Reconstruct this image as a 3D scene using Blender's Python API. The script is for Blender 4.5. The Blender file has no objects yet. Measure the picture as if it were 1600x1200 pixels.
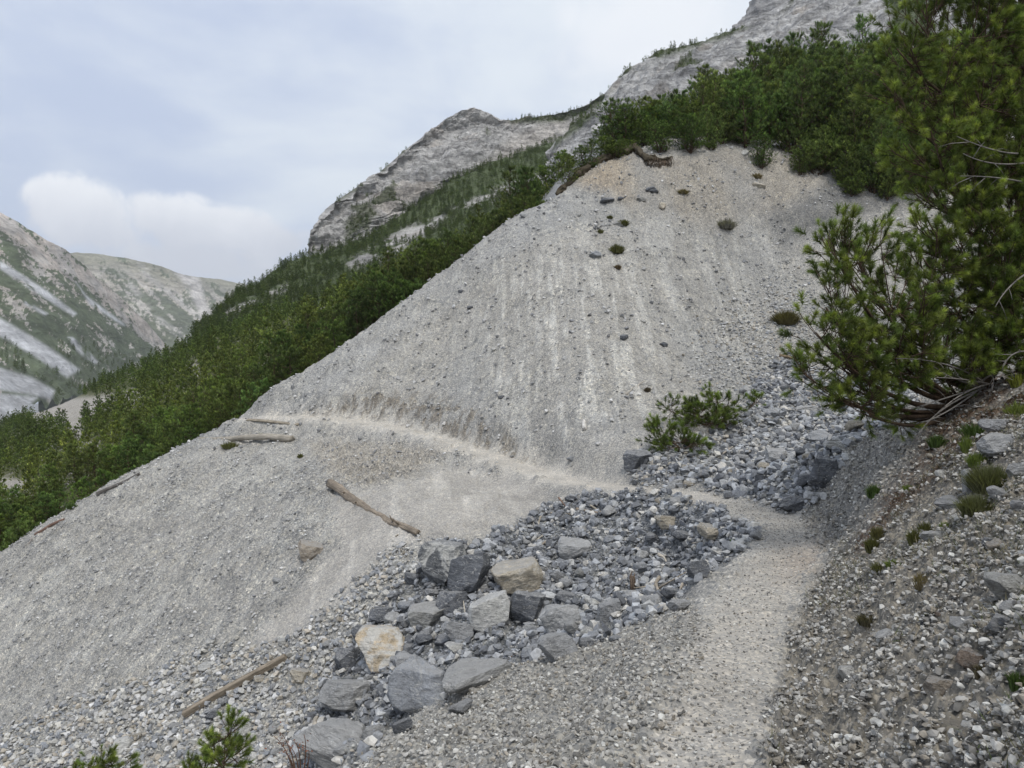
import bpy, bmesh, math, random
import numpy as np
from mathutils import Vector, Matrix
R = math.radians
S = bpy.context.scene
C = S.collection
rng = np.random.default_rng(7)
random.seed(7)
F = 1202.0

# ------------------------------------------------------------------ camera
cam = bpy.data.cameras.new("camera"); camo = bpy.data.objects.new("camera", cam); C.objects.link(camo)
cam.sensor_width = 36; cam.lens = 36 * F / 1600; cam.clip_start = 0.05; cam.clip_end = 20000
camo.location = (0, 0, 0); camo.rotation_euler = (R(90), 0, 0)
S.camera = camo

# ------------------------------------------------------------------ sky and sun
SUN_EL, SUN_AZ = 60.0, 168.0      # azimuth from +Y, clockwise
w = bpy.data.worlds.new("World"); S.world = w; w.use_nodes = True
nt = w.node_tree; nt.nodes.clear()
def N(nt, t, **k):
    n = nt.nodes.new(t)
    for a, b in k.items():
        if a in ('operation', 'blend_type', 'data_type', 'sky_type', 'feature', 'interpolation_type', 'attribute_name', 'noise_dimensions',
                 'wave_type', 'bands_direction', 'attribute_type', 'voronoi_dimensions', 'distance', 'clamp', 'use_clamp', 'vector_type', 'mode'):
            setattr(n, a, b)
        else:
            n.inputs[a].default_value = b
    return n
def sock(nt, s, v):
    if hasattr(v, 'is_output'): nt.links.new(v, s)
    else: s.default_value = v
def M(nt, op, a, b=0.0, c=None, clamp=False):
    n = nt.nodes.new('ShaderNodeMath'); n.operation = op; n.use_clamp = clamp
    sock(nt, n.inputs[0], a); sock(nt, n.inputs[1], b)
    if c is not None: sock(nt, n.inputs[2], c)
    return n.outputs[0]
def MIX(nt, f, a, b, bt='MIX'):
    n = nt.nodes.new('ShaderNodeMix'); n.data_type = 'RGBA'; n.blend_type = bt
    sock(nt, n.inputs[0], f); sock(nt, n.inputs[6], a); sock(nt, n.inputs[7], b)
    return n.outputs[2]
def MR(nt, v, a, b, c=0.0, d=1.0, smooth=False):
    n = nt.nodes.new('ShaderNodeMapRange'); n.clamp = True
    if smooth: n.interpolation_type = 'SMOOTHSTEP'
    sock(nt, n.inputs[0], v)
    for i, q in zip((1, 2, 3, 4), (a, b, c, d)): sock(nt, n.inputs[i], q)
    return n.outputs[0]
def VM(nt, op, a, b=None):
    n = nt.nodes.new('ShaderNodeVectorMath'); n.operation = op
    sock(nt, n.inputs[0], a)
    if b is not None: sock(nt, n.inputs[1], b)
    return n.outputs['Value'] if op in ('LENGTH', 'DOT_PRODUCT', 'DISTANCE') else n.outputs[0]
def NOISE(nt, vec, scale, detail=6, rough=0.55, dist=0.0):
    n = nt.nodes.new('ShaderNodeTexNoise'); sock(nt, n.inputs['Vector'], vec)
    n.inputs['Scale'].default_value = scale; n.inputs['Detail'].default_value = detail
    n.inputs['Roughness'].default_value = rough; n.inputs['Distortion'].default_value = dist
    return n.outputs[0]
def VOR(nt, vec, scale, feature='F1', rand=1.0):
    n = nt.nodes.new('ShaderNodeTexVoronoi'); n.feature = feature; sock(nt, n.inputs['Vector'], vec)
    n.inputs['Scale'].default_value = scale; n.inputs['Randomness'].default_value = rand
    return n
def ROUT(nt, v):   # red channel of a colour
    n = nt.nodes.new('ShaderNodeSeparateColor'); nt.links.new(v, n.inputs[0]); return n.outputs
def RAMP(nt, f, stops):
    n = nt.nodes.new('ShaderNodeValToRGB'); sock(nt, n.inputs[0], f)
    e = n.color_ramp.elements
    while len(e) < len(stops): e.new(0.5)
    for q, (p, c) in zip(e, stops):
        q.position = p; q.color = (*c, 1)
    return n.outputs[0]

sky = nt.nodes.new('ShaderNodeTexSky'); sky.sky_type = 'NISHITA'; sky.sun_disc = False
sky.sun_elevation = R(SUN_EL); sky.sun_rotation = R(SUN_AZ)
tc = nt.nodes.new('ShaderNodeTexCoord'); dirv = tc.outputs['Generated']
def wdir(px, py):
    v = Vector(((px - 800) / F, 1, (600 - py) / F)).normalized(); return v
sx = nt.nodes.new('ShaderNodeSeparateXYZ'); nt.links.new(dirv, sx.inputs[0])
# thin overcast: soft streaky veil, brightest at the right
mp = nt.nodes.new('ShaderNodeMapping'); mp.inputs['Scale'].default_value = (1.0, 1.0, 2.6); nt.links.new(dirv, mp.inputs[0])
mp.inputs['Rotation'].default_value = (0, R(18), 0)
n1 = NOISE(nt, mp.outputs[0], 2.6, 7, 0.52, 0.4)
n2 = NOISE(nt, mp.outputs[0], 7.0, 8, 0.55, 0.2)
veil = M(nt, 'ADD', M(nt, 'MULTIPLY', n1, 0.75), M(nt, 'MULTIPLY', n2, 0.25))
right = MR(nt, sx.outputs[0], -0.35, 0.30, 0.0, 0.16)
veil = MR(nt, M(nt, 'ADD', veil, right), 0.43, 0.70, 0, 1, True)
skycol = MIX(nt, veil, (5.1, 5.85, 7.5, 1), (7.6, 8.15, 8.75, 1))
# cumulus bank low on the left
nz = NOISE(nt, dirv, 9.0, 9, 0.58, 0.3)
nz2 = NOISE(nt, dirv, 26.0, 7, 0.6, 0.2)
def blob(px, py, rx, ry, amp=1.0):
    v = wdir(px, py)
    d = VM(nt, 'SUBTRACT', dirv, tuple(v))
    d = VM(nt, 'MULTIPLY', d, (F / rx, F / rx * 0.5, F / ry))
    return M(nt, 'MULTIPLY', MR(nt, VM(nt, 'LENGTH', d), 1.0, 0.0, 0, 1), amp)
bl = None
for a in ((122, 332, 68, 60, 1.25), (170, 362, 50, 36, .9), (275, 348, 80, 52, 1.15), (350, 358, 100, 42, 1.05), (430, 378, 95, 38, 1.0), (500, 402, 80, 34, .9), (320, 412, 210, 48, .8), (70, 420, 110, 42, .6), (640, 380, 120, 50, .5)):
    b = blob(*a); bl = b if bl is None else M(nt, 'MAXIMUM', bl, b)
near = MR(nt, bl, 0.0, 0.2)
cdens = M(nt, 'ADD', bl, M(nt, 'MULTIPLY', M(nt, 'MULTIPLY', M(nt, 'SUBTRACT', nz, 0.5), 2.0), near))
cdens = M(nt, 'ADD', cdens, M(nt, 'MULTIPLY', M(nt, 'MULTIPLY', M(nt, 'SUBTRACT', nz2, 0.5), 0.9), near))
cmask = MR(nt, cdens, 0.10, 0.55, 0, 1, True)
cshade = MR(nt, sx.outputs[2], 0.15, 0.245, 0, 1, True)
cshade = M(nt, 'ADD', cshade, M(nt, 'MULTIPLY', M(nt, 'SUBTRACT', nz, 0.5), 1.6), clamp=True)
ccol = MIX(nt, cshade, (6.3, 6.5, 7.2, 1), (9.6, 9.7, 9.9, 1))
skycol = MIX(nt, M(nt, 'MULTIPLY', cmask, 0.97), skycol, ccol)
# brighter cloud above the right ridge
b2 = M(nt, 'MAXIMUM', blob(1010, 60, 190, 110, 1), blob(890, 30, 60, 60, .6))
b2 = MR(nt, M(nt, 'ADD', b2, M(nt, 'MULTIPLY', M(nt, 'SUBTRACT', nz, .5), 1.2)), 0.1, 0.7, 0, .8, True)
skycol = MIX(nt, b2, skycol, (8.9, 9.1, 9.4, 1))
blend = MIX(nt, 0.88, sky.outputs[0], skycol)
bg = nt.nodes.new('ShaderNodeBackground'); bg.inputs[1].default_value = 0.08
nt.links.new(blend, bg.inputs[0])
wo = nt.nodes.new('ShaderNodeOutputWorld'); nt.links.new(bg.outputs[0], wo.inputs[0])

sl = bpy.data.lights.new("sun", 'SUN'); sl.energy = 1.5; sl.angle = R(16); sl.color = (1, .96, .9)
so = bpy.data.objects.new("sun", sl); C.objects.link(so)
sd = Vector((math.sin(R(SUN_AZ)) * math.cos(R(SUN_EL)), math.cos(R(SUN_AZ)) * math.cos(R(SUN_EL)), math.sin(R(SUN_EL))))
so.rotation_euler = (-sd).to_track_quat('-Z', 'Y').to_euler()
S.view_settings.view_transform = 'Standard'; S.view_settings.look = 'None'; S.view_settings.exposure = 0.60; S.view_settings.gamma = 1
S.cycles.max_bounces = 5; S.cycles.diffuse_bounces = 3; S.cycles.glossy_bounces = 2; S.cycles.transmission_bounces = 2
S.cycles.transparent_max_bounces = 4; S.cycles.caustics_reflective = False; S.cycles.caustics_refractive = False

# ------------------------------------------------------------------ numeric helpers
_perm = np.random.default_rng(3).permutation(256); _perm = np.concatenate([_perm, _perm, _perm])
_g3 = np.random.default_rng(4).normal(size=(256, 3)); _g3 /= np.linalg.norm(_g3, axis=1)[:, None]
_g2 = np.stack([np.cos(np.arange(256) * 2.399), np.sin(np.arange(256) * 2.399)], 1)
def perlin2(x, y):
    xi = np.floor(x).astype(np.int64); yi = np.floor(y).astype(np.int64); xf = x - xi; yf = y - yi
    u = xf * xf * xf * (xf * (xf * 6 - 15) + 10); v = yf * yf * yf * (yf * (yf * 6 - 15) + 10)
    def g(a, b):
        h = _g2[_perm[_perm[(xi + a) & 255] + ((yi + b) & 255)]]
        return h[..., 0] * (xf - a) + h[..., 1] * (yf - b)
    a = g(0, 0); b = g(1, 0); c = g(0, 1); d = g(1, 1)
    return ((a + u * (b - a)) * (1 - v) + (c + u * (d - c)) * v) * 1.5
def perlin3(p):
    pi = np.floor(p).astype(np.int64); pf = p - pi; t = pf * pf * pf * (pf * (pf * 6 - 15) + 10)
    out = 0
    for a in (0, 1):
        for b in (0, 1):
            for c in (0, 1):
                h = _g3[_perm[_perm[_perm[(pi[..., 0] + a) & 255] + ((pi[..., 1] + b) & 255)] + ((pi[..., 2] + c) & 255)]]
                d = h[..., 0] * (pf[..., 0] - a) + h[..., 1] * (pf[..., 1] - b) + h[..., 2] * (pf[..., 2] - c)
                wgt = (t[..., 0] if a else 1 - t[..., 0]) * (t[..., 1] if b else 1 - t[..., 1]) * (t[..., 2] if c else 1 - t[..., 2])
                out = out + d * wgt
    return out * 1.5
def fbm2(x, y, o=4, g=0.5):
    s = 0; a = 1.0
    for i in range(o):
        s = s + a * perlin2(x + 17.3 * i, y - 9.1 * i); x = x * 2.03; y = y * 2.03; a *= g
    return s
def fbm3(p, o=4, g=0.5, ridge=False):
    s = 0; a = 1.0
    for i in range(o):
        q = perlin3(p + 13.7 * i)
        s = s + a * ((1 - 2 * np.abs(q)) if ridge else q); p = p * 2.07; a *= g
    return s
def sstep(x, a, b):
    t = np.clip((x - a) / (b - a), 0, 1); return t * t * (3 - 2 * t)
def P(px, py, d): return np.array([(px - 800) / F * d, d, (600 - py) / F * d])
def poly_sd(px, py, poly):
    """signed distance in pixels, positive inside"""
    poly = np.asarray(poly, float); best = np.full(px.shape, 1e18); ins = np.zeros(px.shape, bool)
    for i in range(len(poly)):
        a = poly[i]; b = poly[(i + 1) % len(poly)]; e = b - a
        t = np.clip(((px - a[0]) * e[0] + (py - a[1]) * e[1]) / (e @ e), 0, 1)
        best = np.minimum(best, (px - a[0] - t * e[0]) ** 2 + (py - a[1] - t * e[1]) ** 2)
        c = ((a[1] > py) != (b[1] > py))
        if a[1] != b[1]: ins ^= c & (px < (b[0] - a[0]) * (py - a[1]) / (b[1] - a[1]) + a[0])
    return np.where(ins, 1, -1) * np.sqrt(best)
def soft(px, py, poly, f=20): return sstep(poly_sd(px, py, poly), -f, f)
class TPS:
    def __init__(s, pts, lam=1e-3, sc=10.0):
        p = np.asarray(pts, float); s.sc = sc; s.q = p[:, :2] / sc; n = len(p)
        d2 = ((s.q[:, None] - s.q[None]) ** 2).sum(-1)
        K = 0.5 * d2 * np.log(d2 + 1e-12); A = np.zeros((n + 3, n + 3)); A[:n, :n] = K + lam * np.eye(n)
        A[:n, n] = 1; A[:n, n + 1:] = s.q; A[n:, :n] = A[:n, n:].T
        s.w = np.linalg.solve(A, np.concatenate([p[:, 2], np.zeros(3)]))
    def __call__(s, x, y):
        sh = x.shape; x = x.ravel() / s.sc; y = y.ravel() / s.sc; out = np.empty(len(x)); n = len(s.q)
        for i in range(0, len(x), 60000):
            a = x[i:i + 60000]; b = y[i:i + 60000]
            d2 = (a[:, None] - s.q[None, :, 0]) ** 2 + (b[:, None] - s.q[None, :, 1]) ** 2
            out[i:i + 60000] = (0.5 * d2 * np.log(d2 + 1e-12)) @ s.w[:n] + s.w[n] + s.w[n + 1] * a + s.w[n + 2] * b
        return out.reshape(sh)

# ------------------------------------------------------------------ object helpers
def tag(o, label=None, cat=None, group=None, kind=None):
    if label: o['label'] = label
    if cat: o['category'] = cat
    if group: o['group'] = group
    if kind: o['kind'] = kind
    return o
def make_mesh(name, v, f, smooth=True, cols=None):
    v = np.ascontiguousarray(v, np.float32); f = np.ascontiguousarray(f, np.int32)
    me = bpy.data.meshes.new(name); k = f.shape[1]
    me.vertices.add(len(v)); me.vertices.foreach_set('co', v.ravel())
    me.loops.add(f.size); me.loops.foreach_set('vertex_index', f.ravel())
    me.polygons.add(len(f)); me.polygons.foreach_set('loop_start', np.arange(0, f.size, k, dtype=np.int32))
    me.polygons.foreach_set('use_smooth', np.full(len(f), smooth))
    me.update(calc_edges=True)
    for nme, c in (cols or {}).items():
        a = me.color_attributes.new(nme, 'FLOAT_COLOR', 'POINT')
        c4 = np.ones((len(v), 4), np.float32); c4[:, :c.shape[1]] = c
        a.data.foreach_set('color', c4.ravel())
    return me
def link(name, me, mat=None, parent=None, loc=None):
    o = bpy.data.objects.new(name, me); C.objects.link(o)
    if mat is not None and me is not None and not me.materials: me.materials.append(mat)
    if parent is not None: o.parent = parent
    if loc is not None: o.location = loc
    return o
class MB:
    """collects triangles with a colour per vertex"""
    def __init__(s): s.v = []; s.f = []; s.c = []; s.n = 0
    def add(s, v, f, c):
        v = np.asarray(v, float); f = np.asarray(f, int)
        c = np.broadcast_to(np.asarray(c, float), (len(v), 3))
        s.v.append(v); s.f.append(f + s.n); s.c.append(c); s.n += len(v)
    def tube(s, pts, rad, col, sides=5, cap=True):
        pts = np.asarray(pts, float); n = len(pts); rad = np.broadcast_to(np.asarray(rad, float), (n,))
        t = np.gradient(pts, axis=0); t /= np.linalg.norm(t, axis=1)[:, None] + 1e-9
        up = np.array([0, 0, 1.0]) if abs(t[0, 2]) < .9 else np.array([1.0, 0, 0])
        a = np.cross(t, up); a /= np.linalg.norm(a, axis=1)[:, None] + 1e-9; b = np.cross(t, a)
        th = np.arange(sides) * 2 * np.pi / sides
        v = (pts[:, None] + rad[:, None, None] * (np.cos(th)[None, :, None] * a[:, None] + np.sin(th)[None, :, None] * b[:, None])).reshape(-1, 3)
        i = np.arange(n - 1)[:, None] * sides + np.arange(sides)[None]; j = np.arange(n - 1)[:, None] * sides + (np.arange(sides)[None] + 1) % sides
        f = np.concatenate([np.stack([i, j, j + sides], -1).reshape(-1, 3), np.stack([i, j + sides, i + sides], -1).reshape(-1, 3)])
        if cap:
            v = np.concatenate([v, pts[:1], pts[-1:]]); q = np.arange(sides)
            f = np.concatenate([f, np.stack([np.full(sides, n * sides), (q + 1) % sides, q], 1), np.stack([np.full(sides, n * sides + 1), (n - 1) * sides + q, (n - 1) * sides + (q + 1) % sides], 1)])
        s.add(v, f, col)
    def arrays(s): return np.concatenate(s.v), np.concatenate(s.f), np.concatenate(s.c)
    def mesh(s, name, smooth=True):
        v, f, c = s.arrays(); return make_mesh(name, v, f, smooth, {'Col': c})

# ------------------------------------------------------------------ materials
def newmat(name):
    m = bpy.data.materials.new(name); m.use_nodes = True; t = m.node_tree; t.nodes.clear()
    o = t.nodes.new('ShaderNodeOutputMaterial'); b = t.nodes.new('ShaderNodeBsdfPrincipled'); t.links.new(b.outputs[0], o.inputs[0])
    b.inputs['Roughness'].default_value = 0.9; b.inputs['Specular IOR Level'].default_value = 0.2
    return m, t, b
def attr(t, name):
    n = t.nodes.new('ShaderNodeAttribute'); n.attribute_name = name; return n.outputs[0]
def bump(t, h, strength, dist, b, prev=None):
    n = t.nodes.new('ShaderNodeBump'); sock(t, n.inputs['Strength'], strength); n.inputs['Distance'].default_value = dist
    sock(t, n.inputs['Height'], h)
    if prev is not None: t.links.new(prev, n.inputs['Normal'])
    t.links.new(n.outputs[0], b.inputs['Normal']); return n.outputs[0]

def mat_ground():
    m, t, b = newmat('scree_ground')
    co = t.nodes.new('ShaderNodeTexCoord').outputs['Object']
    base = attr(t, 'Col'); mixv = ROUT(t, attr(t, 'Mask'))
    wv = NOISE(t, co, 9, 3); wv2 = VM(t, 'ADD', co, VM(t, 'SCALE', t.nodes.new('ShaderNodeTexNoise').outputs[1]))
    va = VOR(t, co, 46); vb = VOR(t, co, 17); vc = VOR(t, co, 6.5)
    ra = ROUT(t, va.outputs['Color']); rb = ROUT(t, vb.outputs['Color']); rc = ROUT(t, vc.outputs['Color'])
    stops = [(0.0, (.42, .45, .49)), (.35, (.78, .79, .80)), (.7, (1.05, 1.03, .98)), (.9, (1.38, 1.34, 1.24)), (1, (1.75, 1.72, 1.66))]
    ca = RAMP(t, ra[0], stops); cb = RAMP(t, rb[1], stops); cc = RAMP(t, rc[2], stops)
    fine = MIX(t, mixv[2], (0.98, .98, .98, 1), ca)
    c1 = MIX(t, 1.0, base, fine, 'MULTIPLY')
    sel = MR(t, NOISE(t, co, 5.0, 5, .6), .42, .62)
    cb = MIX(t, M(t, 'MULTIPLY', M(t, 'MULTIPLY', mixv[0], sel), 1.0, clamp=True), (1, 1, 1, 1), cb)
    c1 = MIX(t, 1.0, c1, cb, 'MULTIPLY')
    s2 = M(t, 'MULTIPLY', MR(t, NOISE(t, co, .9, 5, .65), .48, .66), M(t, 'MULTIPLY', mixv[0], .75))
    c1 = MIX(t, 1.0, c1, MIX(t, s2, (1, 1, 1, 1), cc), 'MULTIPLY')
    big = NOISE(t, co, 1.3, 8, .62); big = MR(t, big, .3, .7, .82, 1.16)
    hsv = MIX(t, 1.0, c1, MIX(t, 1.0, (1, 1, 1, 1), big, 'MULTIPLY'), 'MULTIPLY')
    t.links.new(hsv, b.inputs['Base Color'])
    h1 = M(t, 'SUBTRACT', 1.0, va.outputs['Distance']); h2 = M(t, 'SUBTRACT', 1.0, vb.outputs['Distance'])
    p1 = bump(t, M(t, 'ADD', M(t, 'MULTIPLY', h1, .4), M(t, 'MULTIPLY', ra[0], .6)), M(t, 'MULTIPLY', mixv[2], .8, clamp=True), .012, b)
    p2 = bump(t, M(t, 'ADD', h2, M(t, 'MULTIPLY', rb[1], .6)), M(t, 'MULTIPLY', mixv[0], .7, clamp=True), .03, b, p1)
    bump(t, NOISE(t, co, 3.2, 10, .68), M(t, 'ADD', M(t, 'MULTIPLY', mixv[1], .6), .25), .12, b, p2)
    for n in list(t.nodes):
        if n.bl_idname == 'ShaderNodeTexNoise' and not any(o.is_linked for o in n.outputs): t.nodes.remove(n)
    return m
def mat_rock():
    """boulders: tint from the object colour, amount of pale veins from its alpha"""
    m, t, b = newmat('limestone_block')
    co = t.nodes.new('ShaderNodeTexCoord').outputs['Object']; oi = t.nodes.new('ShaderNodeObjectInfo')
    off = VM(t, 'ADD', co, VM(t, 'SCALE', oi.outputs['Location']))
    n1 = NOISE(t, off, 1.6, 9, .62, .3)
    mp = t.nodes.new('ShaderNodeMapping'); t.links.new(off, mp.inputs[0]); mp.inputs['Scale'].default_value = (1.0, 1.4, 4.5); cx = t.nodes.new('ShaderNodeCombineXYZ'); t.links.new(M(t, 'MULTIPLY', oi.outputs['Random'], 17.0), cx.inputs[0]); t.links.new(M(t, 'MULTIPLY', oi.outputs['Random'], 31.0), cx.inputs[1]); t.links.new(cx.outputs[0], mp.inputs['Rotation'])
    st = NOISE(t, mp.outputs[0], 1.6, 7, .6, .5)
    sp = NOISE(t, off, 22, 5, .7)
    c = MIX(t, 1.0, oi.outputs['Color'], MIX(t, 1.0, (1, 1, 1, 1), MR(t, n1, .25, .75, .6, 1.4), 'MULTIPLY'), 'MULTIPLY')
    c = MIX(t, 1.0, c, MIX(t, 1.0, (1, 1, 1, 1), MR(t, st, .3, .7, .78, 1.2), 'MULTIPLY'), 'MULTIPLY')
    c = MIX(t, 1.0, c, MIX(t, 1.0, (1, 1, 1, 1), MR(t, sp, .3, .7, .75, 1.25), 'MULTIPLY'), 'MULTIPLY')
    al = oi.outputs['Alpha']
    vn = NOISE(t, off, 1.2, 6, .65, 1.2)
    vm = MR(t, M(t, 'ADD', vn, M(t, 'MULTIPLY', al, .38)), .66, .76)
    c = MIX(t, M(t, 'MULTIPLY', vm, M(t, 'MINIMUM', M(t, 'MULTIPLY', al, 3), .85)), c, (.58, .57, .53, 1))
    v2 = M(t, 'ABSOLUTE', M(t, 'SUBTRACT', NOISE(t, mp.outputs[0], .8, 4, .5, 1.0), .5))
    c = MIX(t, M(t, 'MULTIPLY', MR(t, v2, .012, .0, 0, 1), .7), c, (.6, .59, .56, 1))
    # dust that has settled on ledges
    geo = t.nodes.new('ShaderNodeNewGeometry'); gz = t.nodes.new('ShaderNodeSeparateXYZ'); t.links.new(geo.outputs['Normal'], gz.inputs[0])
    du = MR(t, M(t, 'ADD', gz.outputs[2], M(t, 'MULTIPLY', M(t, 'SUBTRACT', NOISE(t, off, 5, 6, .65), .5), 1.6)), .6, 1.05, 0, .68)
    c = MIX(t, du, c, (.33, .325, .315, 1))
    t.links.new(c, b.inputs['Base Color']); b.inputs['Roughness'].default_value = .82
    p = bump(t, st, .4, .10, b); p = bump(t, n1, .6, .15, b, p); bump(t, sp, .45, .03, b, p)
    return m
def mat_chips():
    m, t, b = newmat('loose_stone'); co = t.nodes.new('ShaderNodeTexCoord').outputs['Object']
    n = MR(t, NOISE(t, co, 30, 4, .6), .3, .7, .72, 1.25)
    c = MIX(t, 1.0, attr(t, 'Col'), MIX(t, 1.0, (1, 1, 1, 1), n, 'MULTIPLY'), 'MULTIPLY'); t.links.new(c, b.inputs['Base Color']); return m
def mat_leaf(name, tint=(1, 1, 1)):
    m, t, b = newmat(name); oi = t.nodes.new('ShaderNodeObjectInfo')
    c = MIX(t, 1.0, attr(t, 'Col'), MIX(t, 1.0, oi.outputs['Color'], (*tint, 1), 'MULTIPLY'), 'MULTIPLY')
    t.links.new(c, b.inputs['Base Color']); b.inputs['Roughness'].default_value = .55; b.inputs['Specular IOR Level'].default_value = .35
    tr = t.nodes.new('ShaderNodeBsdfTranslucent'); t.links.new(MIX(t, 1.0, c, (1.5, 1.6, .7, 1), 'MULTIPLY'), tr.inputs[0])
    mx = t.nodes.new('ShaderNodeMixShader'); mx.inputs[0].default_value = .32
    t.links.new(b.outputs[0], mx.inputs[1]); t.links.new(tr.outputs[0], mx.inputs[2])
    o = [n for n in t.nodes if n.bl_idname == 'ShaderNodeOutputMaterial'][0]; t.links.new(mx.outputs[0], o.inputs[0]); return m
def mat_wood():
    m, t, b = newmat('weathered_wood'); co = t.nodes.new('ShaderNodeTexCoord').outputs['Object']; oi = t.nodes.new('ShaderNodeObjectInfo')
    mp = t.nodes.new('ShaderNodeMapping'); t.links.new(co, mp.inputs[0]); mp.inputs['Scale'].default_value = (1.2, 14, 14)
    n = NOISE(t, mp.outputs[0], 3, 8, .65, .4); n2 = NOISE(t, co, 3.5, 5, .6)
    c = MIX(t, 1.0, MIX(t, 1.0, attr(t, 'Col'), oi.outputs['Color'], 'MULTIPLY'), MIX(t, 1.0, (1, 1, 1, 1), MR(t, n, .3, .7, .45, 1.45), 'MULTIPLY'), 'MULTIPLY')
    c = MIX(t, 1.0, c, MIX(t, 1.0, (1, 1, 1, 1), MR(t, n2, .3, .7, .75, 1.2), 'MULTIPLY'), 'MULTIPLY')
    t.links.new(c, b.inputs['Base Color']); bump(t, n, .8, .03, b); return m
def mat_bark():
    m, t, b = newmat('pine_bark'); co = t.nodes.new('ShaderNodeTexCoord').outputs['Object']
    n = NOISE(t, co, 25, 5, .65)
    c = MIX(t, 1.0, attr(t, 'Col'), MIX(t, 1.0, (1, 1, 1, 1), MR(t, n, .3, .7, .6, 1.4), 'MULTIPLY'), 'MULTIPLY'); t.links.new(c, b.inputs['Base Color'])
    bump(t, n, .6, .01, b); return m
def mat_mountain(name, sc=1.0):
    m, t, b = newmat(name); co = t.nodes.new('ShaderNodeTexCoord').outputs['Object']
    mp = t.nodes.new('ShaderNodeMapping'); t.links.new(co, mp.inputs[0]); mp.inputs['Scale'].default_value = (.35, .35, 1.6); mp.inputs['Rotation'].default_value = (0, R(-32), 0)
    rk = NOISE(t, mp.outputs[0], .22 / sc, 10, .66, .6); fn = NOISE(t, co, .55 / sc, 9, .7)
    mk = ROUT(t, attr(t, 'Mask'))
    c = attr(t, 'Col')
    k = M(t, 'MULTIPLY', MR(t, rk, .36, .64, .6, 1.3), MR(t, fn, .36, .64, .7, 1.25))
    k = M(t, 'ADD', M(t, 'MULTIPLY', k, mk[0]), M(t, 'SUBTRACT', 1.0, mk[0]))
    c = MIX(t, 1.0, c, MIX(t, 1.0, (1, 1, 1, 1), k, 'MULTIPLY'), 'MULTIPLY')
    t.links.new(c, b.inputs['Base Color']); p = bump(t, rk, .9, 2.5 * sc, b); bump(t, fn, .8, 1.0 * sc, b, p); return m
def mat_plain():
    m, t, b = newmat('plant_matter'); t.links.new(attr(t, 'Col'), b.inputs['Base Color']); return m
G_MAT = mat_ground(); ROCK = mat_rock(); CHIP = mat_chips(); NEEDLE = mat_leaf('pine_needles'); LEAF = mat_leaf('herb_leaves')
WOOD = mat_wood(); BARK = mat_bark(); MTN = mat_mountain('mountain_rock'); HILL = mat_mountain('hillside_far', 6.0); PLAIN = mat_plain()

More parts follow.
